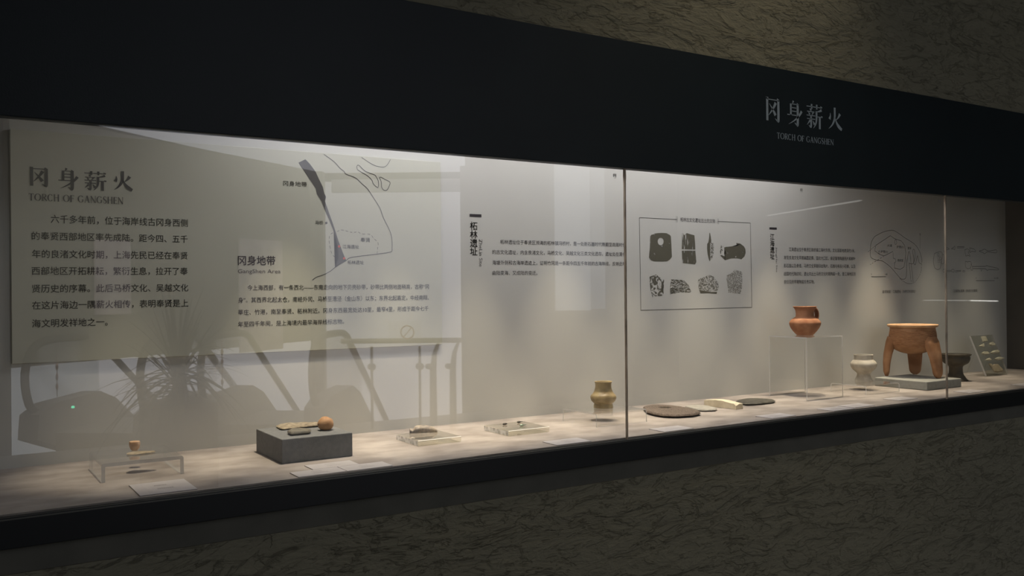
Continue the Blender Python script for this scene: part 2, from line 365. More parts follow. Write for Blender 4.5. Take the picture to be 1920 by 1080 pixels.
ADV = {'T': .72, 'O': .95, 'R': .74, 'C': .78, 'H': .82, 'F': .58, 'G': .86, 'A': .82, 'N': .86, 'S': .58, 'E': .6, ' ': .35}
def serif_line(s, xl, xr, yc, hpx, Y, m, parent, bold=1.0):
    A = aty(xl, yc, Y); B = aty(xr, yc, Y); h = hpx*mpp(A); tot = sum(ADV[c]+.13 for c in s)-.13; k = (B.x-A.x)/tot; x = A.x; it = []
    for c in s:
        if c != ' ': it.append((c, x, x+ADV[c]*k, A.z+h/2, A.z-h/2))
        x += (ADV[c]+.13)*k
    return serif('sign_letter' if parent.name.startswith('header') else 'heading_letter', it, Y, m, parent, bold)
def serif_han(chars, off, s, Y, m, parent, name='heading_letter', bold=1.0):
    it = []
    for ch, x0, x1, yt, yb in chars:
        xm = (x0+x1)/2; T = aty(off[0]+xm/s, off[1]+yt/s, Y); B = aty(off[0]+xm/s, off[1]+yb/s, Y)
        it.append((ch, aty(off[0]+x0/s, off[1]+yt/s, Y).x, aty(off[0]+x1/s, off[1]+yt/s, Y).x, T.z, B.z))
    return serif(name, it, Y, m, parent, bold)

# ------------------------------------------------------------------ the setting: gallery wall
WZ = 3.6
V, F = join(box_v(-4.5, 9, YG+.012, YG+.2, ZF, WZ), box_v(-4.5, 9, YG+.012, YG+.2, 0, .954), box_v(-4.5, XL-.03, YG+.012, YG+.2, .954, ZF))
tag(obj('wall_front', V, F, plaster), kind='structure')
tag(box('trim_1', XL-.03, 9, YG+.016, YG+.19, .954, 1.0085, band_m), kind='structure')  # smooth strip under the sill, coloured darker than the plaster

# ------------------------------------------------------------------ the built-in display case
case = empty('display_case', (2.4, YG, ZS))
tag(case, 'long built-in wall showcase with dark header, three glass panes, pale back and mottled shelf', 'display case')
back = box('back_panel', XL-.02, XR+.02, YB, YB+.03, ZS-.05, 2.24, backwall_m, case)
for nm, x0, x1 in (('end_panel', XR, XR+.03), ('end_panel', XL-.03, XL)):
    o = box(nm, x0, x1, YG+.03, YB, ZS-.04, 2.24, endwall_m, case)
shelf = box('shelf', XL, XR, YG+.016, YB, ZS-.03, ZS, shelf_m, case)
box('top_panel', XL-.03, XR+.03, YG+.03, YB+.03, 2.2, 2.23, backwall_m, case)
bevel_box('header', XL-.6, 9, YG-.006, YG+.028, ZT, ZF, header_m, case, .0015)
hdr = [c for c in case.children if c.name.startswith('header')][0]
bevel_box('sill', XL-.03, 9, YG-.008, YG+.002, 1.0085, ZS-.0025, sill_m, case, .0015)
sl = [c for c in case.children if c.name.startswith('sill')][0]
box('sill_lip', XL-.03, XR+.03, YG-.0085, YG-.004, ZS-.0075, ZS-.0045, sill_edge_m, sl)
box('glass_channel', XL, XR, YG+.0, YG+.016, 1.02, ZS-.004, sill_m, sl)
box('wall_infill', XR+.03, 9, YG+.002, YG+.2, 1.0085, ZT+.02, header_m, case)
for a, c_ in ((XL, J1), (J1, J2), (J2, XR)):
    box('glass_pane', a+.002, c_-.002, YG+.004, YG+.012, ZS-.004, ZT+.02, glass, case)
for jx in (J1, J2):
    V, F = [], []
    n = 40
    for i in range(n+1):
        z = ZS-.004+(ZT+.004-ZS)*i/n; wv = .0019+.0005*noise.noise(Vector((jx*9, 0, z*60)))+(.0022*max(0, (z-1.80)/.05)*abs(noise.noise(Vector((0, 3, z*210))))*2 if z > 1.8 else 0)
        V += [(jx-wv, YG+.0035, z), (jx+wv, YG+.0035, z), (jx+wv, YG+.0105, z), (jx-wv, YG+.0105, z)]
    F = [(4*i+k, 4*i+(k+1) % 4, 4*i+4+(k+1) % 4, 4*i+4+k) for i in range(n) for k in range(4)]+[(3, 2, 1, 0), tuple(4*n+k for k in range(4))]
    obj('sealant_joint', V, F, sealant_m, case)
etch_m = mat('etched_glass', (.33, .32, .30), .8)
# etched safety marks near the top of the panes
for px, py in ((1153, 329), (1503, 356), (1762, 377)):
    P = aty(px, py, YG+.0038); parts = []
    for k, (dx, dz, ww, hh) in enumerate(((-.005, 0, .003, .009), (-.001, .001, .002, .008), (.003, 0, .003, .009), (0, -.007, .008, .0012))):
        parts.append(box_v(P.x+dx-ww/2, P.x+dx+ww/2, YG+.0034, YG+.0038, P.z+dz-hh/2, P.z+dz+hh/2))
    V, F = join(*parts); obj('etched_mark', V, F, etch_m, case)
# header lettering
YH = YG-.006
serif_han([('冈', 250, 447, 238, 560), ('身', 540, 748, 285, 615), ('薪', 806, 1015, 330, 655), ('火', 1095, 1285, 375, 678)], (1400, 150), 7.2, YH, sign_m, hdr, 'sign_letter', 1.0)
serif_line('TORCH OF GANGSHEN', 1456.5, 1562.5, 254, 11.5, YH, sign_m, hdr, .95)

# printing on the back panel
YP = YB
def pl(*a, **k): return print_line(*a, back, YP, **k)
O1, S1 = (860, 280), 3.856
def o1(x, y): return O1[0]+x/S1, O1[1]+y/S1
V, F = poly([(78, 467), (164, 470), (164, 491), (78, 488)], O1, S1, YP); obj('printed_bar', V, F, ink, back)
print_col('柘林遗址', 881, 895, [416.5, 432.7, 448.7, 464.5], 14.5, ink, back, YP, .012)
print_rot('ZheLin Site', 901, 448.5, 500, 6.5, ink_soft, back, YP)
pl('柘林遗址位于奉贤区濒海的柘林镇冯桥村，是一处新石器时代晚期至商周时代', 937.8, 1173, 453.7, 8.0, ink)
pl('的古文化遗址，内含良渚文化，马桥文化、吴越文化三类文化遗存。遗址处在清代', 923, 1173, 472.6, 8.0, ink)
pl('海塘外侧和古海岸遗迹上，证明竹冈是一条距今四五千年前的古海岸线，反映此地', 923, 1173, 492.4, 8.0, ink)
pl('由陆变海、又成陆的变迁。', 923.3, 1007.5, 511.8, 8.0, ink)
# framed rubbings
O2, S2 = (1180, 380), 4.908
fr = [pxline([(435, 155), (92, 137), (105, 990), (1127, 963), (1113, 187), (815, 172)][i:i+2], O2, S2, YP, .9, 1) for i in range(5)]
fr += [pxline([(430, 127), (441, 127), (441, 180), (430, 180)], O2, S2, YP, .6, 1, True), pxline([(811, 148), (821, 148), (821, 197), (811, 197)], O2, S2, YP, .6, 1, True)]
V, F = join(*fr); obj('printed_frame', V, F, ink_soft, back)
pl('柘林古文化遗址出土的文物', 1275.6, 1340.5, 411.8, 7.6, ink)
def rub_mat(name, col, thr, scale, stretch=(1, 1, 1), rot=0, soft=.06, dist=0):
    m, N, L, b = new_mat(name); b.inputs['Base Color'].default_value = C(col); b.inputs['Roughness'].default_value = .7
    tc = N.new('ShaderNodeTexCoord'); mp = N.new('ShaderNodeMapping'); L.new(tc.outputs['Object'], mp.inputs[0])
    mp.inputs['Scale'].default_value = stretch; mp.inputs['Rotation'].default_value = (0, rot, 0)
    n = N.new('ShaderNodeTexNoise'); n.inputs['Scale'].default_value = scale; n.inputs['Detail'].default_value = 5; n.inputs['Distortion'].default_value = dist; L.new(mp.outputs[0], n.inputs['Vector'])
    r = N.new('ShaderNodeValToRGB'); r.color_ramp.elements[0].position = thr-soft; r.color_ramp.elements[1].position = thr+soft
    L.new(n.outputs[0], r.inputs[0]); t = N.new('ShaderNodeBsdfTransparent'); x = N.new('ShaderNodeMixShader')
    L.new(r.outputs[0], x.inputs[0]); L.new(b.outputs[0], x.inputs[1]); L.new(t.outputs[0], x.inputs[2]); L.new(x.outputs[0], N['Material Output'].inputs[0]); return m
RC = (.085, .078, .052)
rub_solid = rub_mat('rubbing_solid', RC, .68, 55)
rub_bars = rub_mat('rubbing_bars', RC, .60, 60, (2.5, 1, .35))
rub_line = rub_mat('rubbing_strokes', RC, .50, 90, (1, 1, 4), .7)
rub_blot = rub_mat('rubbing_blotches', RC, .48, 45, dist=2)
rub_spec = rub_mat('rubbing_speckle', (.14, .13, .10), .47, 230, soft=.1)
rub_fine = rub_mat('rubbing_fine', (.17, .155, .12), .46, 330, soft=.12)
O3, S3 = (1180, 380), 9.815
# perforated axe with its round hole
out = [(385, 600), (400, 590), (440, 598), (445, 572), (520, 560), (600, 556), (690, 562), (715, 582), (760, 600), (768, 700), (776, 850), (782, 1010), (715, 1078), (590, 1082), (420, 1080), (360, 1030), (365, 940), (378, 840), (380, 720)]
out = [(o[0], o[1]) for o in out]; NN = 40
def resample(pts, n, c):
    res = []
    for k in range(n):
        a = 2*PI*k/n; dx, dy = math.cos(a), math.sin(a); best = None
        for i in range(len(pts)):
            (x1, y1), (x2, y2) = pts[i], pts[(i+1) % len(pts)]; ex, ey = x2-x1, y2-y1; det = dx*(-ey)+ex*dy
            if abs(det) < 1e-9: continue
            t = ((x1-c[0])*(-ey)+ex*(y1-c[1]))/det; u = (dx*(y1-c[1])-dy*(x1-c[0]))/det
            if t > 0 and -1e-6 <= u <= 1+1e-6 and (best is None or t > best): best = t
        res.append((c[0]+dx*(best or 1), c[1]+dy*(best or 1)))
    return res
cc = (575, 715); ro = resample(out, NN, cc); ri = [(cc[0]+54*math.cos(2*PI*k/NN), cc[1]+68*math.sin(2*PI*k/NN)) for k in range(NN)]
P = [aty(O3[0]+x/S3, O3[1]+y/S3, YP) for x, y in ro+ri]
obj('printed_rubbing', [(p.x, YP-.0006, p.z) for p in P], [(k, (k+1) % NN, NN+(k+1) % NN, NN+k) for k in range(NN)], rub_solid, back)
def rub(pts, off, s, m): V, F = poly(pts, off, s, YP); obj('printed_rubbing', V, F, m, back)
rub([(485, 280), (498, 285), (500, 300), (528, 280), (560, 290), (598, 300), (605, 380), (606, 432), (482, 428)], O2, S2, rub_bars)
rub([(482, 442), (606, 442), (612, 500), (616, 545), (604, 568), (488, 556)], O2, S2, rub_bars)
O4, S4 = (1300, 440), 9.
rub([(270, -30), (280, -30), (290, 20), (300, 90), (300, 135), (250, 135), (262, 70)], O4, S4, rub_solid)
rub([(250, 133), (232, 155), (230, 240), (240, 330), (258, 400), (272, 445), (282, 440), (282, 135)], O4, S4, rub_solid)
rub([(284, 135), (340, 140), (345, 210), (340, 320), (320, 400), (284, 440)], O4, S4, rub_spec)
rub([(520, 215), (560, 205), (650, 198), (740, 190), (760, 180), (735, 160), (720, 140), (790, 150), (850, 195), (875, 240), (870, 275), (880, 310), (860, 370), (810, 415), (740, 398), (640, 398), (530, 432), (522, 300)], O4, S4, rub_solid)
rub([(465, 180), (515, 210), (540, 260), (530, 300), (545, 330), (530, 430), (490, 385), (460, 360), (465, 310), (450, 275)], O4, S4, rub_blot)
rub([(185, 682), (235, 665), (245, 660), (275, 685), (318, 710), (310, 740), (305, 790), (312, 855), (245, 860), (210, 872), (195, 800), (188, 740)], O2, S2, rub_blot)
rub([(385, 705), (430, 708), (500, 712), (545, 760), (570, 815), (560, 825), (470, 826), (372, 842), (375, 760)], O2, S2, rub_line)
rub([(75, 750), (150, 722), (265, 680), (330, 700), (380, 760), (415, 800), (430, 860), (410, 940), (300, 960), (95, 940), (78, 860)], O4, S4, rub_spec)
rub([(95, 935), (160, 945), (300, 968), (400, 965), (390, 998), (250, 985), (120, 990)], O4, S4, rub_solid)
rub([(565, 680), (630, 662), (700, 590), (750, 605), (820, 625), (825, 760), (820, 900), (790, 1000), (700, 990), (590, 975), (575, 850), (560, 760)], O4, S4, rub_fine)
# second site text
O5, S5 = (1420, 340), 4.908
V, F = poly([(110, 423), (178, 425), (178, 446), (110, 443)], O5, S5, YP); obj('printed_bar', V, F, ink, back)
print_col('江海遗址', 1443.7, 1451.8, [438.8, 451, 463.3, 475.5], 11, ink, back, YP, .012)
print_rot('JiangHai Site', 1455.3, 463.5, 510.5, 4.5, ink_soft, back, YP)
pl('江海遗址位于奉贤区南桥镇江海村东侧。文化层距地表深约1米。', 1479, 1603, 467.5, 7, ink)
pl('发现良渚文化早期扁圆足鼎、篮纹大口缸、袋足鬶等陶器残片和柳叶', 1469.5, 1603.8, 483, 7, ink)
pl('形石镞以及骨锥，马桥文化早期印纹陶片、石镞与有段小石锛，以及', 1469.5, 1603.8, 498.3, 7, ink)
pl('战国时代陶纺轮。遗址内出土马桥文化时期陶窑一处，是江海地区目', 1469.5, 1603.8, 513.5, 7, ink)
pl('前仅见的早期陶窑珍贵实物。', 1470, 1527, 528.8, 7, ink)
# kiln plan
O6, S6 = (1600, 360), 4.909
K = [pxline([(195, 410), (270, 370), (350, 352), (400, 370), (470, 420), (560, 478), (605, 540), (630, 620), (628, 650)], O6, S6, YP, .8),
     dashed([(628, 660), (620, 740), (590, 800), (550, 838), (500, 842), (450, 815), (425, 795)], O6, S6, YP, .8, 2.2, 1.4),
     pxline([(195, 410), (165, 460), (155, 530), (160, 600), (215, 628), (265, 635), (340, 690), (410, 770), (440, 800), (475, 798), (488, 760), (490, 660), (500, 590), (512, 545), (525, 600), (530, 655)], O6, S6, YP, .8),
     pxline([(205, 492), (340, 402), (378, 430), (440, 450), (470, 490), (482, 560), (475, 640), (465, 690), (430, 712), (378, 700), (378, 650), (392, 640), (385, 615), (368, 612), (362, 548), (285, 588), (240, 575), (195, 540), (205, 492)], O6, S6, YP, .8, 1),
     dashed([(135, 552), (205, 492)], O6, S6, YP, .8, 2, 1.3), dashed([(155, 668), (285, 588)], O6, S6, YP, .8, 2, 1.3),
     pxline([(510, 655), (548, 660), (555, 620), (545, 540), (560, 532), (568, 600), (555, 650), (570, 668), (585, 600), (592, 590), (605, 650), (625, 660)], O6, S6, YP, .7),
     pxline([(512, 660), (522, 740), (530, 820), (550, 830), (540, 740), (530, 660)], O6, S6, YP, .7, 1),
     pxline([(380, 445), (392, 440), (398, 475), (382, 480), (380, 445)], O6, S6, YP, .6), pxline([(232, 545), (243, 545), (240, 570), (230, 562), (232, 545)], O6, S6, YP, .6),
     pxline([(613, 395), (613, 520)], O6, S6, YP, .5, 1), pxline([(165, 780), (298, 780)], O6, S6, YP, .8, 1)]
K += [pxline([(165+i*13.3, 772), (165+i*13.3, 780)], O6, S6, YP, .5, 1) for i in range(11)]
V, F = join(*K); obj('printed_drawing', V, F, ink_soft, back)
def s6(t, x0, x1, y, h): print_line(t, O6[0]+x0/S6, O6[0]+x1/S6, O6[1]+y/S6, h, ink_soft, back, YP)
s6('火道', 312, 355, 492, 4.6); s6('护壁(?)', 398, 460, 505, 4.6); s6('护壁(?)', 252, 314, 548, 4.6); s6('窑床', 500, 532, 517, 4.6); s6('燃烧室', 405, 458, 630, 4.6); s6('北', 606, 620, 388, 4)
s6('0', 162, 169, 757, 3.6); s6('1米', 292, 314, 758, 3.8); s6('最早陶窑：江海遗址（马桥文化窑址）', 266, 572, 919, 5.6)
# skeleton plan
O7, S7 = (1700, 340), 4.909
K = [pxline([(255, 665), (290, 650), (320, 652), (328, 690), (315, 740), (310, 795), (285, 812), (258, 795), (245, 740), (250, 690), (255, 665)], O7, S7, YP, .7),
     pxline([(285, 660), (298, 668), (296, 690), (284, 682), (285, 660)], O7, S7, YP, .5), pxline([(300, 700), (312, 696), (318, 715), (305, 725), (300, 700)], O7, S7, YP, .5),
     pxline([(285, 735), (297, 720), (302, 742), (290, 748)], O7, S7, YP, .5), pxline([(330, 675), (343, 680), (345, 740), (330, 760), (318, 755), (320, 735)], O7, S7, YP, .6),
     pxline([(355, 607), (340, 615), (342, 645), (352, 640), (375, 628), (392, 624), (380, 614), (355, 607)], O7, S7, YP, .6),
     pxline([(412, 618), (430, 608), (443, 596), (442, 630), (430, 622), (412, 624), (412, 618)], O7, S7, YP, .6), pxline([(462, 602), (530, 600)], O7, S7, YP, .7, 1), pxline([(462, 614), (530, 610)], O7, S7, YP, .7, 1),
     pxline([(533, 630), (560, 622), (575, 640), (565, 655), (575, 670), (582, 690), (560, 680), (545, 688), (538, 660), (533, 630)], O7, S7, YP, .6),
     pxline([(578, 612), (600, 618), (622, 625), (634, 648), (600, 645), (580, 655), (582, 635), (578, 612)], O7, S7, YP, .7),
     pxline([(668, 640), (700, 632), (715, 624), (735, 635), (758, 640), (825, 632), (822, 658), (760, 650), (735, 652), (716, 668), (700, 655), (668, 645), (668, 640)], O7, S7, YP, .8),
     pxline([(335, 808), (350, 812), (352, 822), (398, 820), (398, 830), (352, 832), (340, 838), (332, 825), (335, 808)], O7, S7, YP, .6), pxline([(405, 822), (425, 808), (436, 818), (434, 836), (415, 832), (405, 822)], O7, S7, YP, .6),
     pxline([(445, 824), (500, 820)], O7, S7, YP, .6, 1), pxline([(445, 836), (500, 826)], O7, S7, YP, .6, 1), pxline([(515, 824), (530, 822), (534, 832), (518, 834), (515, 824)], O7, S7, YP, .6),
     pxline([(540, 735), (560, 742), (585, 738), (595, 765), (580, 800), (555, 802), (540, 780), (540, 735)], O7, S7, YP, .6), pxline([(590, 760), (605, 790), (603, 820), (592, 815), (588, 790)], O7, S7, YP, .6),
     pxline([(605, 784), (720, 782), (735, 775), (755, 782), (835, 800), (840, 815), (760, 812), (740, 822), (720, 805), (608, 804)], O7, S7, YP, .8), pxline([(680, 806), (686, 828), (695, 808)], O7, S7, YP, .6), pxline([(638, 914), (808, 914)], O7, S7, YP, .9, 1)]
V, F = join(*K); obj('printed_drawing', V, F, ink_soft, back)
def s7(t, x0, x1, y, h): print_line(t, O7[0]+x0/S7, O7[0]+x1/S7, O7[1]+y/S7, h, ink_soft, back, YP)
s7('0', 636, 642, 890, 3); s7('0.5米', 804, 844, 891, 3.4); s7('江海遗址墓葬（良渚文化墓葬）', 428, 652, 1010, 5)

# ------------------------------------------------------------------ information board
bx0, bx1 = .1622, 1.361; bz0 = 1.3292; bz1 = 1.909; BY = YB-.008
board = empty('information_board', ((bx0+bx1)/2, YB, bz0))
tag(board, 'large beige text board with a coastline map on the left back wall', 'information board')
bevel_box('panel', bx0, bx1, BY, YB-.001, bz0, bz1, board_m, board, .001)
OA, SA = (0, 200), 2.159
serif_han([('冈', 118, 196, 245, 323), ('身', 234, 317, 250, 335), ('薪', 341, 428, 262, 340), ('火', 458, 537, 262, 341)], OA, SA, BY, ink, board, bold=1.15)
serif_line('TORCH OF GANGSHEN', 54, 231, 369, 13.5, BY, ink_soft, board, 1.0)
def bl(*a, **k): return print_line(*a, board, BY, **k)
for t, x0, x1, y in (('六千多年前，位于海岸线古冈身西侧', 95, 352, 410.7), ('的奉贤西部地区率先成陆。距今四、五千', 59.3, 352, 442.4), ('年的良渚文化时期，上海先民已经在奉贤', 60, 352, 476.2),
                     ('西部地区开拓耕耘，繁衍生息，拉开了奉', 59.3, 352, 508), ('贤历史的序幕。此后马桥文化、吴越文化', 60, 353, 541.6), ('在这片海边一隅薪火相传，表明奉贤是上', 60, 353, 573), ('海文明发祥地之一。', 60, 202, 607)):
    bl(t, x0, x1, y, 14.6, ink_soft, bold=.006)
bl('冈身地带', 446, 516, 488.6, 17, ink, bold=.012)
print_line('GangShen Area', 446, 526, 509.6, 10, ink_soft, board, BY, latin=True)
bl('今上海西部，有一条西北——东南走向的地下贝壳砂带，砂带比两侧地面稍高，古称“冈', 464, 804, 539.8, 9.6, ink_soft, bold=.004)
bl('身”。其西界北起太仓，南经外冈、马桥至漕泾（金山东）以东；东界北起嘉定，中经南翔、', 446.5, 804, 563, 9.6, ink_soft, bold=.004)
bl('莘庄、竹港，南至奉贤、柘林附近。冈身东西最宽处达10里，最窄4里，形成于距今七千', 446.5, 803.5, 586, 9.6, ink_soft, bold=.004)
bl('年至四千年间，是上海境内最早海岸线标志物。', 446.5, 645, 608.4, 9.6, ink_soft, bold=.004)
OB, SB = (420, 270), 3.725
V, F = poly([(520, 130), (568, 107), (600, 140), (640, 195), (665, 250), (690, 300), (700, 345), (713, 370), (705, 400), (740, 500), (765, 570), (800, 680), (830, 760), (852, 812), (815, 838), (775, 862), (800, 790), (795, 720), (770, 620), (735, 530), (700, 450), (680, 400), (648, 350), (640, 310), (600, 250), (560, 190)], OB, SB, BY)
obj('printed_map_band', V, F, ink_grey, board)
K = [pxline([(697, 72), (770, 125), (810, 170), (838, 190), (850, 210), (900, 228), (930, 245), (965, 280), (1000, 310), (1040, 370), (1090, 450), (1110, 510), (1150, 590), (1170, 650), (1173, 735), (1160, 755), (1060, 770), (890, 792), (852, 815), (800, 845), (775, 862), (740, 890), (690, 915), (645, 930), (617, 950)], OB, SB, BY, 1.2),
     pxline([(930, 150), (945, 150), (985, 190), (1050, 215), (1060, 225), (1078, 260), (1075, 305), (1040, 275), (1035, 255), (1000, 220), (932, 180), (930, 150)], OB, SB, BY, 1.1, 2),
     pxline([(1085, 235), (1095, 232), (1125, 248), (1158, 265), (1155, 290), (1138, 322), (1115, 322), (1100, 300), (1098, 265), (1085, 235)], OB, SB, BY, 1.1, 2), pxline([(960, 93), (1040, 145), (1110, 162), (1140, 145), (1162, 108)], OB, SB, BY, 1.0)]
V, F = join(*K); obj('printed_coastline', V, F, ink_grey, board)
V, F = join(dashed([(790, 612), (820, 600), (870, 612), (900, 618), (935, 614), (960, 628), (1020, 632), (1045, 660), (1075, 690), (1072, 730), (1068, 765)], OB, SB, BY, .8, 4.5, 3.5), dashed([(760, 620), (738, 640), (735, 690), (755, 770), (795, 800)], OB, SB, BY, .8, 4.5, 3.5)); obj('printed_border', V, F, ink_soft, board)
V, F = disc(714, 551, 8.5, OB, SB, BY); obj('map_dot', V, F, ink_grey, board)
for dx, dy in ((803, 715), (838, 799)): V, F = disc(dx, dy, 8.5, OB, SB, BY, .001); tag(obj('map_dot', V, F, ink_red, board), 'red map dot')
for t, x0, x1, y, h in (('冈身地带', 413, 578, 275, 9.2), ('马桥', 637, 692, 549, 7), ('奉贤', 953, 1020, 670, 8), ('江海遗址', 828, 942, 717, 7), ('柘林遗址', 862, 975, 827, 7)):
    bl(t, OB[0]+x0/SB, OB[0]+x1/SB, OB[1]+y/SB, h, ink_soft, bold=.004)

# ------------------------------------------------------------------ label cards
def card(FL, W, D, label, lines=2):
    x, y = FL
    e = bevel_box('label_card', x, x+W, y, y+D, ZS+.0002, ZS+.0022, card_m, None, .0004, 1)
    tag(e, label, 'label card', 'caption cards along the front of the shelf')
    K = []
    for k in range(lines):
        zz = ZS+.0026; yy = y+D*(.62-.28*k); a = x+W*.38; c = x+W*(.58 if k == 0 else .66)
        xx = a
        while xx < c:
            s = W*random.uniform(.02, .035); K.append(([(xx, yy, zz), (xx+s, yy, zz), (xx+s, yy+D*.07, zz), (xx, yy+D*.07, zz)], [(0, 1, 2, 3)])); xx += s+W*.012
    V, F = join(*K); tag(obj('printed_caption', V, F, caption_ink, e), kind='stuff')
    return e
card((.364, 2.026), .118, .128, 'white caption card lying in front of the clear stand with the cone-shaped clay bead')
card((.706, 2.018), .118, .062, 'white caption card nearest the glass, front left of the three before the grey block')
card((.765, 2.082), .118, .062, 'white caption card closest to the grey block, rear one of the three there')
card((.826, 2.018), .118, .062, 'white caption card right of the other two before the grey block')
card((1.437, 2.018), .120, .07, 'white caption card between the second clear block and the first glass joint')
card((1.83, 2.018), .120, .07, 'white caption card in front of the brown perforated axe, right of the first glass joint')
card((2.30, 2.022), .120, .07, 'white caption card in front of the cream stone block')
card((2.605, 2.018), .118, .07, 'white caption card before the tall clear stand, left one of the adjoining pair')
card((2.735, 2.03), .118, .07, 'white caption card before the tall clear stand, right one of the adjoining pair')
card((3.04, 2.06), .115, .07, 'white caption card in front of the low clear stand with the pale footed jar')
card((3.47, 2.04), .12, .07, 'white caption card right of the second glass joint, before the dark stemmed dish')
card((3.90, 2.04), .12, .07, 'white caption card in front of the leaning clear tablet at the far right')

# ------------------------------------------------------------------ acrylic stands
def riser_profile(w_, h, t, r=.012):
    """outline of an upside-down U, as inner and outer loops"""
    def arc(cx, cz, rr, a0, a1, n=5): return [(cx+rr*math.cos(math.radians(a0+(a1-a0)*i/n)), cz+rr*math.sin(math.radians(a0+(a1-a0)*i/n))) for i in range(n+1)]
    outer = [(0, 0)]+arc(r, h-r, r, 180, 90)+arc(w_-r, h-r, r, 90, 0)+[(w_, 0)]
    ri = max(r-t, .001)
    inner = [(t, 0)]+arc(t+ri, h-t-ri, ri, 180, 90)+arc(w_-t-ri, h-t-ri, ri, 90, 0)+[(w_-t, 0)]
    return outer, inner
def riser(x0, x1, y0, y1, h, t, along, label, r=.012):
    """along='y': the two side sheets run away from the viewer; 'x': they run left to right"""
    root = empty('acrylic_stand', ((x0+x1)/2, (y0+y1)/2, ZS)); tag(root, label, 'display stand')
    wd = (x1-x0) if along == 'y' else (y1-y0); O, I = riser_profile(wd, h, t, r); n = len(O); V = []; F = []; MI = []
    for s in (0, 1):
        for L_ in (O, I):
            for a, z in L_: V.append((x0+a, (y0, y1)[s], ZS+z+.0002) if along == 'y' else ((x0, x1)[s], y0+a, ZS+z+.0002))
    for k in range(n-1):
        F.append((k, k+1, 2*n+k+1, 2*n+k)); MI.append(0); F.append((n+k, 3*n+k, 3*n+k+1, n+k+1)); MI.append(0)
        F.append((k, n+k, n+k+1, k+1)); MI.append(1); F.append((2*n+k, 2*n+k+1, 3*n+k+1, 3*n+k)); MI.append(1)
    F.append((0, 2*n, 3*n, n)); MI.append(1); F.append((n-1, 2*n-1, 4*n-1, 3*n-1)); MI.append(1)
    obj('bent_sheet', V, F, [acrylic, acrylic_rim], root, False, MI)
    return root
R1H = .0425; riser(.318, .498, 2.225, 2.416, R1H, .008, 'y', 'low clear acrylic stand holding the clay bead at the far left of the shelf', .006)
R2H = .041; riser(1.728, 1.932, 2.213, 2.392, R2H, .004, 'x', 'low clear acrylic stand under the glazed brown jar by the first glass joint', .006)
R3H = .239; riser(2.780, 2.990, 2.270, 2.455, R3H, .0045, 'x', 'tall clear acrylic box stand raising the orange clay jug', .005)
R4H = .036; riser(3.100, 3.315, 2.245, 2.414, R4H, .004, 'x', 'low clear acrylic stand with rounded bends under the pale footed jar', .010)
side_m, N, L, b = new_mat('acrylic_side_reflection'); b.inputs['Roughness'].default_value = .15  # grey patches painted in for the block's inner reflections
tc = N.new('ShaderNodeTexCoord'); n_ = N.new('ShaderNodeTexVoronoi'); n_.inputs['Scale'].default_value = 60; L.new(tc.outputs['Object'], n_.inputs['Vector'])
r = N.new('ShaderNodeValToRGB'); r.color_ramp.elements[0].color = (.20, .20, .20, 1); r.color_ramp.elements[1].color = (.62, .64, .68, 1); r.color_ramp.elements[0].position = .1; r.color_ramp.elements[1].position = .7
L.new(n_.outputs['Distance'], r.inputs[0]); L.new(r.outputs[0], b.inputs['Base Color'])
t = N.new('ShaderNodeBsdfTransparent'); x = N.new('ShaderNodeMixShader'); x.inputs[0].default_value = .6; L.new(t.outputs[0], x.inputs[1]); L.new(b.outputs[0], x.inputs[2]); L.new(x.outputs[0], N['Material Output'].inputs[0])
edge_m, N, L, b = new_mat('acrylic_edge_highlight'); b.inputs['Base Color'].default_value = (.9, .88, .84, 1); b.inputs['Roughness'].default_value = .3  # pale colour standing in for light caught on the bevel
block_m = clear_mat('clear_block', (.93, .925, .88), .04)
def block(x0, x1, y0, y1, h, label):
    o = bevel_box('acrylic_block', x0, x1, y0, y1, ZS+.0003, ZS+h, block_m, None, .0011, 1)
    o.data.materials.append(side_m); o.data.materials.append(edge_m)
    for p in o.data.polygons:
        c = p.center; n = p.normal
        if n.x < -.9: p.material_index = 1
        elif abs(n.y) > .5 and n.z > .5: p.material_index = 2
    o['label'] = label; o['category'] = 'display block'; return o
BH = .0165
block(1.1184, 1.255, 2.2278, 2.366, BH, 'flat clear acrylic block under the grey fish-shaped stone, left of the two')
block(1.412, 1.558, 2.2258, 2.366, BH, 'flat clear acrylic block carrying three small dark metal points')

# ------------------------------------------------------------------ plinths
px0, px1, py0, py1 = .729, .917, 2.204, 2.417; PH = .061
tag(bevel_box('grey_plinth', px0, px1, py0, py1, ZS+.0002, ZS+PH, stone_plinth, None, .002), 'dark grey square block supporting two stone tools and a clay ball', 'plinth')
qx0, qx1, qy0, qy1 = 3.425, 3.672, 2.195, 2.62; QH = .036
qb = (atz(1641, 707.5, ZS+QH)).y
tag(bevel_box('grey_slab', qx0, qx1, qy0, min(qb, 2.53), ZS+.0002, ZS+QH, plinth_light, None, .003), 'low greenish grey slab under the orange three-legged vessel', 'plinth')

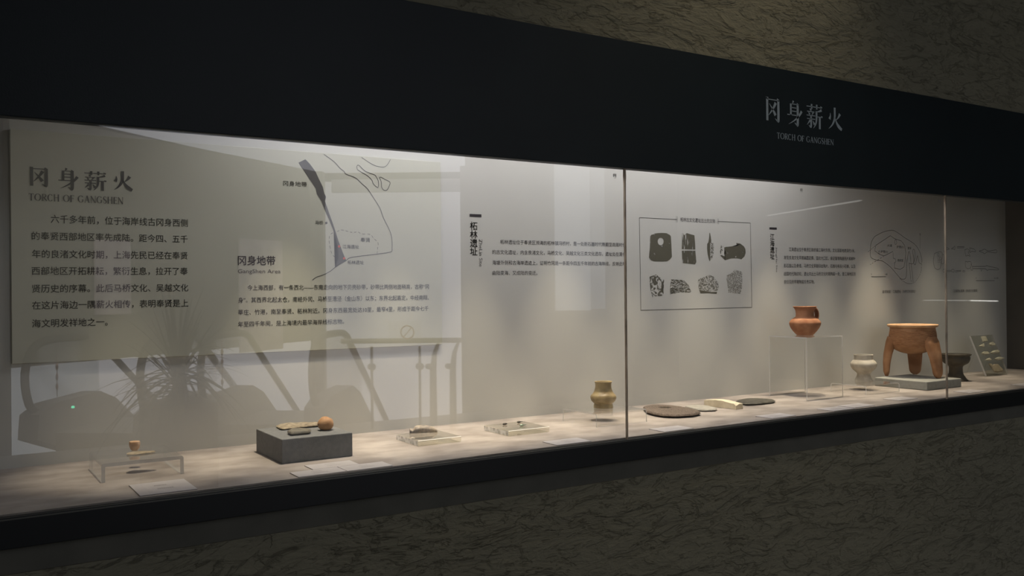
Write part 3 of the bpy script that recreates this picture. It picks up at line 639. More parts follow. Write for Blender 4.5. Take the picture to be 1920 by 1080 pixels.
# ------------------------------------------------------------------ exhibits
def stone(name, pts, z, t, m, label, cat, hole=None, inset=.86, crown=.1, rough=.0006, seed=1, n=48, under=.82, group=None):
    """pts: pixel outline of its top seen in the case; becomes a solid stone lying on z"""
    P = [atz(x, y, z+t*.6) for x, y in pts]; P = [(p.x, p.y) for p in P]
    c = (sum(p[0] for p in P)/len(P), sum(p[1] for p in P)/len(P)); ring = resample(P, n, c)
    return stone_world(name, ring, c, z, t, m, label, cat, hole, inset, crown, rough, seed, under, group)
def stone_world(name, ring, c, z, t, m, label, cat, hole=None, inset=.86, crown=.1, rough=.0006, seed=1, under=.93, group=None):
    n = len(ring); lev = [(under, 0), (1-(1-under)*.4, t*.18), (1, t*.5), ((1+inset)/2+.01, t*.86), (inset, t)]
    if hole is None: lev += [(inset*.72, t*(1+crown*.5)), (inset*.4, t*(1+crown)), (.1, t*(1+crown))]
    V, F = [], []; z += .0009
    for s, h in lev:
        for p in ring:
            q = Vector((c[0]+(p[0]-c[0])*s, c[1]+(p[1]-c[1])*s, z+h)); d = noise.noise(q*55+Vector((seed, seed, 0)))*rough+noise.noise(q*170+Vector((seed, 0, 0)))*rough*.6
            k = Vector((p[0]-c[0], p[1]-c[1], 0)).normalized(); q += k*d*(1 if 0 < h else .3); q.z += d*.8 if h > 0 else 0; V.append(q)
    m_ = len(lev)
    if hole:
        hc, hr = hole
        for rr, h in ((1.35, t*1.02), (1.0, t*.9), (.62, t*.5), (.55, .0015)):
            for k in range(n):
                p = ring[k]; a = math.atan2(p[1]-c[1], p[0]-c[0]); V.append(Vector((hc[0]+math.cos(a)*hr*rr, hc[1]+math.sin(a)*hr*rr, z+h)))
        m_ += 4
    for i in range(m_-1):
        for k in range(n): F.append((i*n+k, i*n+(k+1) % n, (i+1)*n+(k+1) % n, (i+1)*n+k))
    F += [tuple(range(n-1, -1, -1)), tuple(range((m_-1)*n, m_*n))]
    o = obj(name, V, F, m, None, False); tag(o, label, cat, group)
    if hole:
        o.data.materials.append(hole_shade_m)
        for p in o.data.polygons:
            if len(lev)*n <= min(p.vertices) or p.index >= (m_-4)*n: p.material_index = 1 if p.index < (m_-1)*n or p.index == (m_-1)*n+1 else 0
    return o
hole_shade_m = mat('hole_shade', (.03, .024, .018), .9, (.06, .045, .03), 120)  # shade inside the drilled hole, painted into its faces
grit = mat('brown_granite', (.075, .056, .045), .85, (.17, .135, .108), 230, bump=.0008, bscale=500, spec=.2)
slate_pale = mat('pale_slate', (.25, .235, .20), .7, (.33, .31, .27), 60, bump=.0003, bscale=300)
cream = mat('cream_stone', (.60, .52, .37), .7, (.72, .64, .48), 45, bump=.0004, bscale=200)
slate_dark = mat('dark_green_stone', (.045, .042, .032), .5, (.11, .10, .08), 60, bump=.0004, bscale=220)
olive_stone = mat('olive_stone', (.19, .155, .105), .8, (.40, .33, .23), 90, bump=.001, bscale=170, stretch=(1, 1, 2))
greenish = mat('grey_green_stone', (.11, .10, .075), .7, (.19, .17, .13), 70, bump=.0006, bscale=200)
def zz(pts, off, s): return [(off[0]+x/s, off[1]+y/s) for x, y in pts]
OC, SC = (1160, 680), 6.
hc = atz(1160+520/6, 680+520/6, ZS+.008)
stone('perforated_axe', zz([(272, 503), (380, 488), (520, 488), (700, 505), (800, 525), (915, 556), (925, 572), (840, 592), (650, 604), (500, 598), (400, 582), (310, 556), (285, 525)], OC, SC), ZS, .0125, grit,
      'broad coarse brown stone axe head with a drilled hole, right of the first joint', 'stone axe', hole=((hc.x, hc.y), .017), inset=.93, rough=.0012, seed=3)
stone('stone_adze', zz([(745, 500), (780, 487), (900, 485), (1000, 492), (1115, 520), (1085, 536), (960, 540), (880, 534), (790, 514)], OC, SC), ZS, .008, slate_pale,
      'small thin pale grey stone blade between the brown axe and the cream block', 'stone adze', inset=.92, seed=5, rough=.0003)
stone('oval_stone_axe', zz([(1305, 438), (1345, 424), (1440, 407), (1600, 408), (1740, 417), (1768, 432), (1740, 444), (1600, 460), (1450, 470), (1390, 462)], OC, SC), ZS, .010, slate_dark,
      'long dark green oval stone axe behind the right end of the cream block', 'stone axe', inset=.8, crown=.35, seed=6, rough=.0005)
# cream chisel block: arched bar with a bevelled cutting end
A = atz(1160+1320/6, 680+530/6, ZS); B = atz(1160+962/6, 680+487/6, ZS); dr = (A-B); Lc = dr.length; ux = dr.normalized(); uy = Vector((-ux.y, ux.x, 0))
Wc = .036; V = []; nseg = 14
for i in range(nseg+1):
    t = i/nseg; h = .020+.006*math.sin(PI*min(t*1.15, 1)); h *= 1 if t < .93 else 1-(t-.93)*2.2; wv = Wc*(.86+.22*math.sin(PI*t*.6)); bx = B+ux*Lc*t
    dh = -.004 if t > .97 else 0
    for a, hh in ((0, 0), (wv, 0), (wv, h), (wv*.5, h+.0012), (0, h+dh)):
        q = bx+uy*a; jit = noise.noise(Vector((t*9, a*80, hh*90)))*.0009; V.append((q.x+jit, q.y+jit, ZS+.0006+hh+(jit if hh > 0 else 0)))
F = [(5*i+k, 5*i+(k+1) % 5, 5*i+5+(k+1) % 5, 5*i+5+k) for i in range(nseg) for k in range(5)]+[(4, 3, 2, 1, 0), tuple(5*nseg+k for k in range(5))]
tag(obj('stone_block', V, F, cream), 'thick cream stone bar with arched top and sloping right end, lying on the shelf', 'stone block')
# on the grey plinth
ZP = ZS+PH
OD, SD = (470, 770), 9.143
stone('long_stone_tool', zz([(425, 262), (500, 242), (640, 222), (800, 216), (1000, 208), (1150, 205), (1180, 240), (1160, 262), (1000, 272), (800, 290), (650, 310), (540, 322), (480, 300)], OD, SD), ZP, .0055, olive_stone,
      'long rough tan stone blade behind the small tool on the dark grey block', 'stone tool', inset=.9, rough=.0016, seed=8, n=64)
stone('short_stone_tool', zz([(625, 365), (690, 325), (780, 318), (900, 320), (1020, 328), (1038, 345), (1020, 368), (900, 380), (780, 392), (690, 400)], OD, SD), ZP, .0095, greenish,
      'short grey-green worked stone at the front of the dark grey block', 'stone tool', inset=.85, rough=.0007, seed=9)
clay = mat('orange_clay', (.42, .22, .10), .75, (.55, .33, .18), 45, bump=.0006, bscale=120, lo=.3, hi=.7)
pc = atz(470+1300/SD, 770+338/SD, ZP); k = mpp(pc); R = 134/SD*k
bm = bmesh.new(); bmesh.ops.create_icosphere(bm, subdivisions=4, radius=1)
for v in bm.verts:
    d = 1+.08*noise.noise(v.co*1.7+Vector((4, 0, 0)))+.03*noise.noise(v.co*5); g_ = math.exp(-((v.co.x+.15)**2+(v.co.y+.4)**2)/.03)*(.10 if v.co.z > .3 else 0)
    v.co = v.co*(d-g_); v.co = Vector((v.co.x*R, v.co.y*R, v.co.z*R*.9)); v.co.z = max(v.co.z, -R*.82)
    v.co += Vector((pc.x, pc.y+R*.3, ZP+R*.82))
tag(bm_obj('clay_ball', bm, clay, None, True), 'round dented orange clay ball on the dark grey block', 'clay ball')
# on the left stand
ZR = ZS+R1H+.0002
tan = mat('tan_clay', (.50, .30, .17), .75, (.62, .42, .27), 60, bump=.0004, bscale=200)
pc = atz(252.5, 844, ZR); k = mpp(pc); w_ = 9.7*k
V, F = lathe_v((pc.x, pc.y, ZR), smooth_prof([(0, .5*w_), (w_*.35, .8*w_), (w_*1.0, 1.0*w_), (w_*1.55, .97*w_), (w_*1.72, .86*w_), (w_*1.76, .3*w_)], 3), 32, .0006, 3)
tag(obj('clay_bead', V, F, tan, None, True), 'small cone-shaped tan clay bead standing on the clear left stand', 'clay bead')
stone('stone_knife', [(237, 850.5), (250, 847), (270, 846.5), (291, 846), (292, 847.5), (275, 850), (255, 852.5), (238, 853)], ZR, .003, olive_stone,
      'thin narrow dark stone knife lying before the clay bead on the clear left stand', 'stone knife', inset=.8, seed=11, rough=.0003)
# fish-shaped stone on the first clear block
ZB = ZS+BH
agate = mat('mottled_grey_stone', (.11, .10, .095), .55, (.36, .30, .23), 70, bump=.0006, bscale=160, lo=.3, hi=.62)
a = atz(769, 814, ZB); b_ = atz(821, 811.5, ZB); dv = b_-a; ax = dv.normalized(); ay = Vector((-ax.y, ax.x, 0)); LL = dv.length; V = []; n = 14; ns_ = 22
for i in range(ns_+1):
    t = i/ns_; hw = .0165*(math.sin(PI*min(max(t, .0)*.92+.06, 1))**.55)*(1-.25*math.exp(-((t-.1)/.06)**2)); ht = .0235*(math.sin(PI*(t*.86+.1))**.6)*(1-.35*math.exp(-((t-.11)/.05)**2))
    if t < .05: ht = .015
    for k_ in range(n):
        an = 2*PI*k_/n; q = a+ax*(t*LL)+ay*(hw*math.cos(an)+.010); z_ = ZB+ht*.5+ht*.5*math.sin(an); d = noise.noise(Vector((q.x, q.y, z_))*130)*.0016; V.append((q.x+d, q.y+d, max(z_+d*(1 if math.sin(an) > -.3 else 0), ZB+.0002)))
F = [(i*n+k_, i*n+(k_+1) % n, (i+1)*n+(k_+1) % n, (i+1)*n+k_) for i in range(ns_) for k_ in range(n)]+[tuple(range(n-1, -1, -1)), tuple(range(ns_*n, ns_*n+n))]
tag(obj('fish_shaped_stone', V, F, agate, None, True), 'mottled grey stone fragment shaped like a fish, on the left clear block', 'stone fragment')
# three metal points
bronze = mat('dark_bronze', (.035, .03, .025), .45, (.09, .08, .06), 150, metal=.4, bump=.0004, bscale=300)
verd = mat('green_bronze', (.05, .06, .045), .5, (.40, .50, .38), 260, metal=.2, bump=.0004, bscale=300, lo=.4, hi=.6)
def point(px_, py_, L_, W_, ang, m, label, hook=0):
    c = atz(px_, py_, ZB); ca, sa = math.cos(ang), math.sin(ang); V = []; n = 10; prof = [(-.5, .35), (-.42, .75), (-.25, 1), (-.05, .9), (.12, .45), (.25, .30), (.5, .12)] if not hook else [(-.5, .3), (-.35, .8), (-.1, 1), (.15, 1), (.35, .8), (.5, .3)]
    for t, r in prof:
        for k_ in range(n):
            an = 2*PI*k_/n; x_, y_ = t*L_, W_*r*math.cos(an)+(hook*(t*t)*L_ if hook else 0); z_ = W_*.8*r*math.sin(an)+W_*.8
            V.append((c.x+x_*ca-y_*sa, c.y+x_*sa+y_*ca, ZB+max(z_, .0002)))
    F = [(i*n+k_, i*n+(k_+1) % n, (i+1)*n+(k_+1) % n, (i+1)*n+k_) for i in range(len(prof)-1) for k_ in range(n)]+[tuple(range(n-1, -1, -1)), tuple(range((len(prof)-1)*n, len(prof)*n))]
    tag(obj('bronze_point', V, F, m, None, True), label, 'bronze fragment', 'three small metal points on the clear block')
point(946, 797, .017, .0042, .1, bronze, 'small curved dark metal piece at the left of the clear block', -.5)
point(975, 793, .022, .0042, .05, bronze, 'small dark metal point behind the green one on the clear block')
point(981, 799, .024, .0042, -.1, verd, 'small green-patched metal point at the front of the clear block')

# pots
def pot(name, px_, py_, z, prof, spx, m, label, cat, dy=0, thick=5, wob=.0012, seed=1, n=72, flat=None):
    """prof in zoomed pixels (height, radius); spx = zoom; inner wall added"""
    c = atz(px_, py_, z) if not dy else aty(px_, py_, dy); c.z = z; k = mpp(c)/spx
    P = smooth_prof([(h*k, r*k) for h, r in prof], 4); top = P[-1]; inn = [(h, max(r-thick*k, .001)) for h, r in reversed(P) if h > thick*k*1.5]
    rim = [(top[0]+thick*k*.25, top[1]-thick*k*.25), (top[0]+thick*k*.25, top[1]-thick*k*.75)]
    full = [(0, .001)]+P+rim+inn+[(thick*k*1.5, .001)]
    root = empty(name, (c.x, c.y, z)); tag(root, label, cat)
    V, F = lathe_v((c.x, c.y, z+.0002), full, n, wob, seed); obj('body', V, F, m, root, True)
    return root, c, k
glaze = mat('brown_glaze', (.23, .16, .07), .42, (.40, .31, .16), 26, bump=.0004, bscale=160, spec=.5)
root, c, k = pot('glazed_jar', 1131.5, 760, ZS+R2H, [(0, 88), (20, 87), (38, 83), (46, 92), (60, 106), (80, 115), (98, 116), (114, 110), (130, 96), (146, 86), (168, 78), (190, 74), (212, 74), (226, 77), (234, 82)], 4.8, glaze,
                 'brown glazed round-bellied jar with wide neck on a low clear stand', 'jar', thick=6, dy=2.325)
redclay = mat('red_clay', (.28, .115, .055), .8, (.42, .205, .11), 22, bump=.0007, bscale=130, spec=.15)
root, c, k = pot('clay_jug', 1509.5, 628.5, ZS+R3H, [(0, 70), (12, 84), (40, 108), (70, 128), (98, 139), (118, 139), (140, 125), (155, 105), (166, 88), (172, 84), (195, 81), (220, 82), (240, 90), (256, 103), (262, 107)], 4.908, redclay,
                 'orange-red clay jug with flared lip and side handle on the tall clear stand', 'jug', thick=6, dy=2.385)
hp = [(245, 88), (250, 105), (235, 128), (205, 142), (170, 144), (140, 132), (122, 124)]; ang = math.radians(-8)
V, F = [], []
HP = smooth_prof(hp, 3)
for i, (h, r) in enumerate(HP):
    t0 = HP[max(i-1, 0)]; t1 = HP[min(i+1, len(HP)-1)]; tr, tz = t1[1]-t0[1], t1[0]-t0[0]; l = math.hypot(tr, tz); nr, nz = tz/l, -tr/l
    for (s, tt) in ((-25, -4), (25, -4), (25, 4), (-25, 4)):
        rr = (r+nr*tt)*k; zv = (h+nz*tt)*k; V.append((c.x+math.cos(ang)*rr-math.sin(ang)*s*k, c.y+math.sin(ang)*rr+math.cos(ang)*s*k, ZS+R3H+zv))
F = [(4*i+q, 4*i+(q+1) % 4, 4*i+4+(q+1) % 4, 4*i+4+q) for i in range(len(HP)-1) for q in range(4)]+[(3, 2, 1, 0), tuple(4*(len(HP)-1)+q for q in range(4))]
obj('handle', V, F, redclay, root, True)
pale = mat('pale_clay', (.38, .335, .26), .85, (.56, .51, .42), 24, bump=.0008, bscale=140, spec=.1)
pot('footed_jar', 1619.5, 711.5, ZS+R4H, [(0, 79), (14, 76), (34, 66), (56, 59), (68, 58), (78, 64), (100, 88), (124, 108), (148, 115), (166, 112), (184, 98), (194, 86), (202, 83), (225, 83), (240, 84)], 4.908, pale,
    'pale grey-white footed jar with a chipped rim on the low rounded stand', 'jar', thick=6, wob=.0014, seed=5, dy=2.375)
darkclay = mat('dark_clay', (.06, .05, .036), .6, (.11, .09, .06), 30, bump=.0006, bscale=140)
pot('stemmed_dish', 1792.5, 713.5, ZS, [(0, 140), (10, 142), (20, 130), (50, 108), (80, 90), (110, 82), (165, 80), (190, 90), (208, 120), (228, 146), (255, 160), (290, 165), (305, 160), (316, 165), (326, 178), (334, 182)], 6.75, darkclay,
    'dark brown wide stemmed dish half hidden behind the three-legged vessel', 'stemmed dish', thick=8, seed=7)

# three-legged vessel
ZQ = ZS+QH
terra = mat('terracotta', (.30, .14, .062), .8, (.46, .25, .13), 16, bump=.0006, bscale=120, spec=.15)
# corded belly: horizontal wiping ridges
m, N, L, b = new_mat('corded_terracotta'); b.inputs['Roughness'].default_value = .85; b.inputs['Specular IOR Level'].default_value = .1
tc = N.new('ShaderNodeTexCoord'); mp = N.new('ShaderNodeMapping'); mp.inputs['Scale'].default_value = (1, 1, 11); L.new(tc.outputs['Object'], mp.inputs[0])
n_ = N.new('ShaderNodeTexNoise'); n_.inputs['Scale'].default_value = 44; n_.inputs['Detail'].default_value = 5; n_.inputs['Distortion'].default_value = .6; L.new(mp.outputs[0], n_.inputs['Vector'])
r = N.new('ShaderNodeValToRGB'); r.color_ramp.elements[0].position = .30; r.color_ramp.elements[1].position = .62; r.color_ramp.elements[0].color = (.22, .09, .04, 1); r.color_ramp.elements[1].color = (.44, .23, .11, 1)
L.new(n_.outputs[0], r.inputs[0]); L.new(r.outputs[0], b.inputs['Base Color']); bp = N.new('ShaderNodeBump'); bp.inputs['Distance'].default_value = .003; L.new(n_.outputs[0], bp.inputs['Height']); L.new(bp.outputs[0], b.inputs['Normal']); corded = m
fl = atz(1640+150/6.75, 580+842/6.75, ZQ); frt = atz(1640+805/6.75, 580+875/6.75, ZQ); bkf = atz(1640+512/6.75, 580+824/6.75, ZQ)
cen = (fl+frt+bkf)/3; kd = mpp(cen)/6.75
cen = Vector((cen.x, cen.y, ZQ))
ding = empty('tripod_vessel', cen); tag(ding, 'large orange clay cooking vessel on three long flat legs upon the low grey slab', 'tripod vessel')
base_h = 283
def L3(prof, n=96, wob=.001, seed=2): return lathe_v((cen.x, cen.y, ZQ), [(h*kd, max(r*kd, .0005)) for h, r in prof], n, wob, seed)
V, F = L3(smooth_prof([(base_h, 1), (base_h+4, 70), (base_h+20, 140), (base_h+50, 205), (base_h+90, 250), (base_h+140, 272), (base_h+200, 280), (base_h+260, 276), (base_h+310, 268), (base_h+345, 264)], 5)+[(base_h+345, 250), (base_h+200, 262), (base_h+90, 235), (base_h+30, 120), (base_h+20, 1)])
zlo, zhi = (base_h+100)*kd, (base_h+300)*kd
fi = []
for q in F:
    zc = sum(V[i].z for i in q)/len(q)-ZQ; fi.append(1 if zlo < zc < zhi+.004*noise.noise(Vector((V[q[0]].x*40, V[q[0]].y*40, 0))) and len(q) == 4 else 0)
obj('body', V, F, [terra, corded], ding, True, fi)
rimz = base_h+338
V, F = L3(smooth_prof([(rimz, 255), (rimz+2, 275), (rimz+10, 292), (rimz+22, 299), (rimz+32, 298), (rimz+36, 290), (rimz+30, 262), (rimz+10, 250)], 3), 96, .0008, 4)
Fr = F[:-2]; nn = 96; mR = len(V)//nn; Fr += [((mR-1)*nn+q, (mR-1)*nn+(q+1) % nn, (q+1) % nn, q) for q in range(nn)]
rimm = mat('pale_terracotta', (.55, .32, .16), .8, (.66, .42, .25), 30, bump=.0005, bscale=120, spec=.1)
obj('rim', V, Fr, rimm, ding, True)
def leg(foot, top_r, w0, w1, t0, t1, htop):
    d = Vector((foot.x-cen.x, foot.y-cen.y, 0)); rf = d.length; d.normalize(); s = Vector((-d.y, d.x, 0)); V = []; n = 12; ns_ = 18
    for i in range(ns_+1):
        t = i/ns_; h = htop*kd*(1-t); rr = top_r*kd+(rf-top_r*kd)*(t**1.0)+.10*top_r*kd*math.sin(PI*t)*1.0
        wv = (w0+(w1-w0)*t)*kd*(1 if t < .86 else math.sqrt(max(1-((t-.86)/.15)**2, .05))); tv = (t0+(t1-t0)*t)*kd*(1 if t < .9 else (1-(t-.9)*4))
        if t < .1: wv *= .7+3*t
        for k_ in range(n):
            an = 2*PI*k_/n; cx_ = math.copysign(abs(math.cos(an))**.45, math.cos(an)); sy_ = math.copysign(abs(math.sin(an))**.6, math.sin(an))
            q = Vector((cen.x, cen.y, ZQ+h+.0003))+d*(rr+tv/2*sy_)+s*(wv/2*cx_); jit = noise.noise(q*40)*.0012; V.append(q+d*jit)
    F = [(i*n+k_, i*n+(k_+1) % n, (i+1)*n+(k_+1) % n, (i+1)*n+k_) for i in range(ns_) for k_ in range(n)]+[tuple(range(n-1, -1, -1)), tuple(range(ns_*n, ns_*n+n))]
    F = [tuple(reversed(q)) for q in F]
    obj('leg', V, F, terra, ding, True)
leg(fl, 236, 240, 130, 118, 60, 500)
leg(frt, 236, 240, 130, 118, 60, 510)
leg(bkf, 215, 215, 130, 80, 44, 450)

# leaning tablet with small finds
zt = 0
BLp = atz(1848, 706.5, ZS); BRp = atz(1893, 702.5, ZS)
kx = BRp.x-BLp.x; mp_ = mpp(BLp)
# lean found from its top corner: same x as the bottom corner, pushed back
def lean(px_, py_, X):
    d = ray(px_, py_); t = (X-CAM.x)/d.x; return CAM+d*t
TL = lean(1816.5, 631.5, BLp.x); TR = lean(1864, 629.5, BRp.x)
tp = (TL+TR)/2; bt = (BLp+BRp)/2
dy = tp.y-bt.y; dz = tp.z-ZS
dy = min(dy, YB-.03-bt.y)
up = Vector((0, dy, dz)); Ln = up.length; upn = up.normalized(); nrm = Vector((0, -upn.z, upn.y)); T = .008
tab = empty('tablet_stand', (bt.x, bt.y, ZS)); tag(tab, 'leaning clear acrylic tablet displaying small stone finds at the right end', 'display stand')
x0_, x1_ = BLp.x, BRp.x; B0 = Vector((x0_, bt.y, ZS+.004)); 
def tp_(u, v, o): return Vector((x0_+(x1_-x0_)*u, bt.y, ZS+.0045))+up*v+nrm*o
Vt = [tp_(u, v, o) for o in (0, -T) for v in (0, 1) for u in (0, 1)]
obj('tablet', Vt, [(0, 1, 3, 2), (4, 6, 7, 5), (0, 4, 5, 1), (2, 3, 7, 6), (0, 2, 6, 4), (1, 5, 7, 3)], [clear_mat('tablet_acrylic', (.87, .88, .84), .04), acrylic_rim], tab, False, [0, 0, 1, 1, 1, 1])
foot_y = tp_(0, .72, -T).y; fz = tp_(0, .72, -T).z
yb = min(foot_y+.05, YB-.01)
for xx in (x0_+.02, x1_-.026):
    V = [(x, y, z) for y0_, y1_ in ((0, 0), (.004, .004)) for x, y, z in ((xx, foot_y-.001+y0_, fz-.01), (xx+.006, foot_y-.001+y0_, fz-.01), (xx+.006, yb+y0_, ZS+.0003), (xx, yb+y0_, ZS+.0003))]
    obj('back_leg', V, [(0, 1, 2, 3), (4, 7, 6, 5), (0, 3, 7, 4), (1, 5, 6, 2), (0, 4, 5, 1), (3, 2, 6, 7)], acrylic, tab)
OT, ST = (1800, 610), 9.
def on_tab(px_, py_):
    d = ray(px_, py_); P0 = tp_(0, 0, 0); t = (P0-CAM).dot(nrm)/d.dot(nrm); return CAM+d*t
find_m = mat('pale_flint', (.30, .28, .20), .6, (.42, .39, .29), 80, bump=.0004, bscale=200)
find_d = mat('brown_sherd', (.20, .165, .10), .7, (.30, .25, .17), 60, bump=.0006, bscale=160)
def find(pts, th, m, label, ridge=False, cat='stone find'):
    P = [on_tab(OT[0]+x/ST, OT[1]+y/ST) for x, y in pts]; c = sum(P, Vector())/len(P); n = len(P)
    V = [p for p in P]+[p+nrm*th*.6 for p in P]+[c+(p-c)*(.55 if ridge else .85)+nrm*th for p in P]
    F = [tuple(range(n-1, -1, -1)), tuple(range(2*n, 3*n))]
    for a in (0, n): F += [(a+k_, a+(k_+1) % n, a+n+(k_+1) % n, a+n+k_) for k_ in range(n)]
    o = obj('stone_find', V, F, m); tag(o, label, cat, 'small finds fixed to the leaning tablet')
    return o
o = find([(345, 190), (425, 188), (460, 275), (378, 278)], .006, find_m, 'pale rectangular sherd at the top of the leaning tablet', cat='sherd'); o.name = 'rectangular_sherd'
find([(308, 360), (350, 330), (392, 308), (398, 340), (395, 368), (350, 362)], .006, find_m, 'small triangular point in the upper left of the leaning tablet')
find([(485, 300), (520, 288), (578, 320), (565, 345), (520, 350), (492, 330)], .010, find_m, 'small wedge-shaped point in the upper right of the leaning tablet')
find([(355, 468), (390, 448), (440, 446), (475, 475), (470, 492), (400, 498), (365, 490)], .009, find_m, 'blunt oval point at mid left of the leaning tablet')
find([(512, 465), (550, 432), (620, 425), (650, 448), (635, 475), (570, 483), (530, 480)], .013, find_m, 'shiny rounded pebble at mid right of the leaning tablet', True)
find([(415, 590), (455, 562), (480, 552), (525, 580), (520, 595), (480, 600)], .007, find_m, 'slim leaf-shaped point at lower left of the leaning tablet', True)
find([(572, 568), (620, 542), (670, 540), (745, 560), (700, 575), (670, 595), (610, 590)], .008, find_m, 'long tanged point at lower right of the leaning tablet', True)
o = find([(480, 650), (500, 650), (530, 680), (565, 662), (630, 660), (660, 695), (718, 750), (710, 780), (630, 798), (565, 785), (535, 735), (500, 690)], .008, find_d, 'large brown shouldered sherd at the foot of the leaning tablet', cat='sherd'); o.name = 'shouldered_sherd'

# ------------------------------------------------------------------ the hall behind the visitor (seen in the glass)
hall_floor = mat('hall_floor_stone', (.16, .15, .135), .35, (.12, .115, .105), 3)
hall_dim = mat('hall_wall_paint', (.27, .262, .21), .8, (.29, .28, .225), 2)
hall_white = mat('hall_white_paint', (.65, .65, .66), .8)
metal_h = mat('brushed_metal', (.30, .285, .25), .5, metal=.2)
rubber = mat('handrail_rubber', (.09, .082, .07), .5)
leafm = mat('dark_leaf', (.02, .035, .014), .6, (.035, .05, .02), 20)
potm = mat('dark_planter', (.03, .027, .022), .5)
daylight = emit_mat('daylit_wall_glow', (.93, .92, 1.0), 1.5)
daylight_dim = emit_mat('well_ceiling_glow', (.90, .91, 1.0), 1.45)
tag(box('floor', -4.5, 9, -5.6, YG+.2, -.3, 0, hall_floor), kind='structure')
tag(box('ceiling', -4.5, 9, -3.2, YG+.2, WZ, WZ+.2, hall_dim), kind='structure')
tag(box('wall_right', 9, 9.2, -5.6, YG+.2, -.3, WZ, hall_dim), kind='structure')
tag(box('wall_left', -4.7, -4.5, -5.6, YG+.2, -.3, WZ, hall_dim), kind='structure')
def slab_between(name, A, B, z0, z1, th, m, parent=None):
    A = Vector((A.x, A.y, 0)); B = Vector((B.x, B.y, 0)); d = (B-A).normalized(); nn_ = Vector((-d.y, d.x, 0))*th
    V = [(p.x, p.y, z) for z in (z0, z1) for p in (A, B, B+nn_, A+nn_)]
    return obj(name, V, [(3, 2, 1, 0), (4, 5, 6, 7), (0, 1, 5, 4), (1, 2, 6, 5), (2, 3, 7, 6), (3, 0, 4, 7)], m, parent)
# daylit wall beyond the escalator well, its light painted on as emission
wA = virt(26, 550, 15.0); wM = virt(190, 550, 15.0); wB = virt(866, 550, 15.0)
tag(slab_between('glow_panel_1', wM, wB, -3.0, 3.32, .1, daylight), kind='structure')
tag(slab_between('glow_panel_5', wA, wM, -3.0, 3.32, .1, emit_mat('daylit_wall_glow_shaded', (.88, .93, 1), .95)), kind='structure')  # left stretch of the same wall, given a weaker glow
# ceiling of the well, its brightness painted as emission
def quad(name, P, m, kind='structure', parent=None, th=.12):
    V = [Vector(p) for p in P]+[Vector(p)+Vector((0, 0, th)) for p in P]; o = obj(name, V, [(3, 2, 1, 0), (4, 5, 6, 7), (0, 1, 5, 4), (1, 2, 6, 5), (2, 3, 7, 6), (3, 0, 4, 7)], m, parent)
    if kind: o['kind'] = kind
    return o
return_pts = None
# dim upper wall running away, its top edge under the bright ceiling
dA = virt(8, 550, 9.6); dB = virt(584, 550, 14.6)
tag(slab_between('wall_back', dA, dB, .72, 3.45, .1, hall_dim), kind='structure')
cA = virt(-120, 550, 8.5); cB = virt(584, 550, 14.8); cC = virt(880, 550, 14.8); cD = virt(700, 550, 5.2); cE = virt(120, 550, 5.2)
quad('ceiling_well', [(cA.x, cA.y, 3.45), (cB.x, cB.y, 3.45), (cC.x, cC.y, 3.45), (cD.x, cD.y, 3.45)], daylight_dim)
bpy.data.objects['ceiling_well'].name = 'glow_panel_2'
# beam across the bright wall
tag(slab_between('trim_2', virt(626, 550, 14.8), virt(866, 550, 14.8), 3.12, 3.33, .1, hall_white), kind='structure')
tag(slab_between('trim_3', virt(588, 550, 14.4), virt(612, 550, 14.4), -3, 3.4, .2, hall_dim), kind='structure')
# pale strips to the right, their brightness put in as emission
tag(slab_between('glow_panel_3', virt(1042, 550, 13), virt(1108, 550, 13), 1.20, 3.6, .1, emit_mat('strip_glow_low', (.88, .92, 1), .85)), kind='structure')
tag(slab_between('glow_panel_4', virt(1110, 550, 13), virt(1135, 550, 13), 1.22, 3.6, .1, emit_mat('strip_glow_faint', (.88, .92, 1), .5)), kind='structure')
tag(slab_between('wall_end', virt(866, 550, 14.2), virt(2400, 550, 14.2), -1, 3.6, .1, hall_dim), kind='structure')

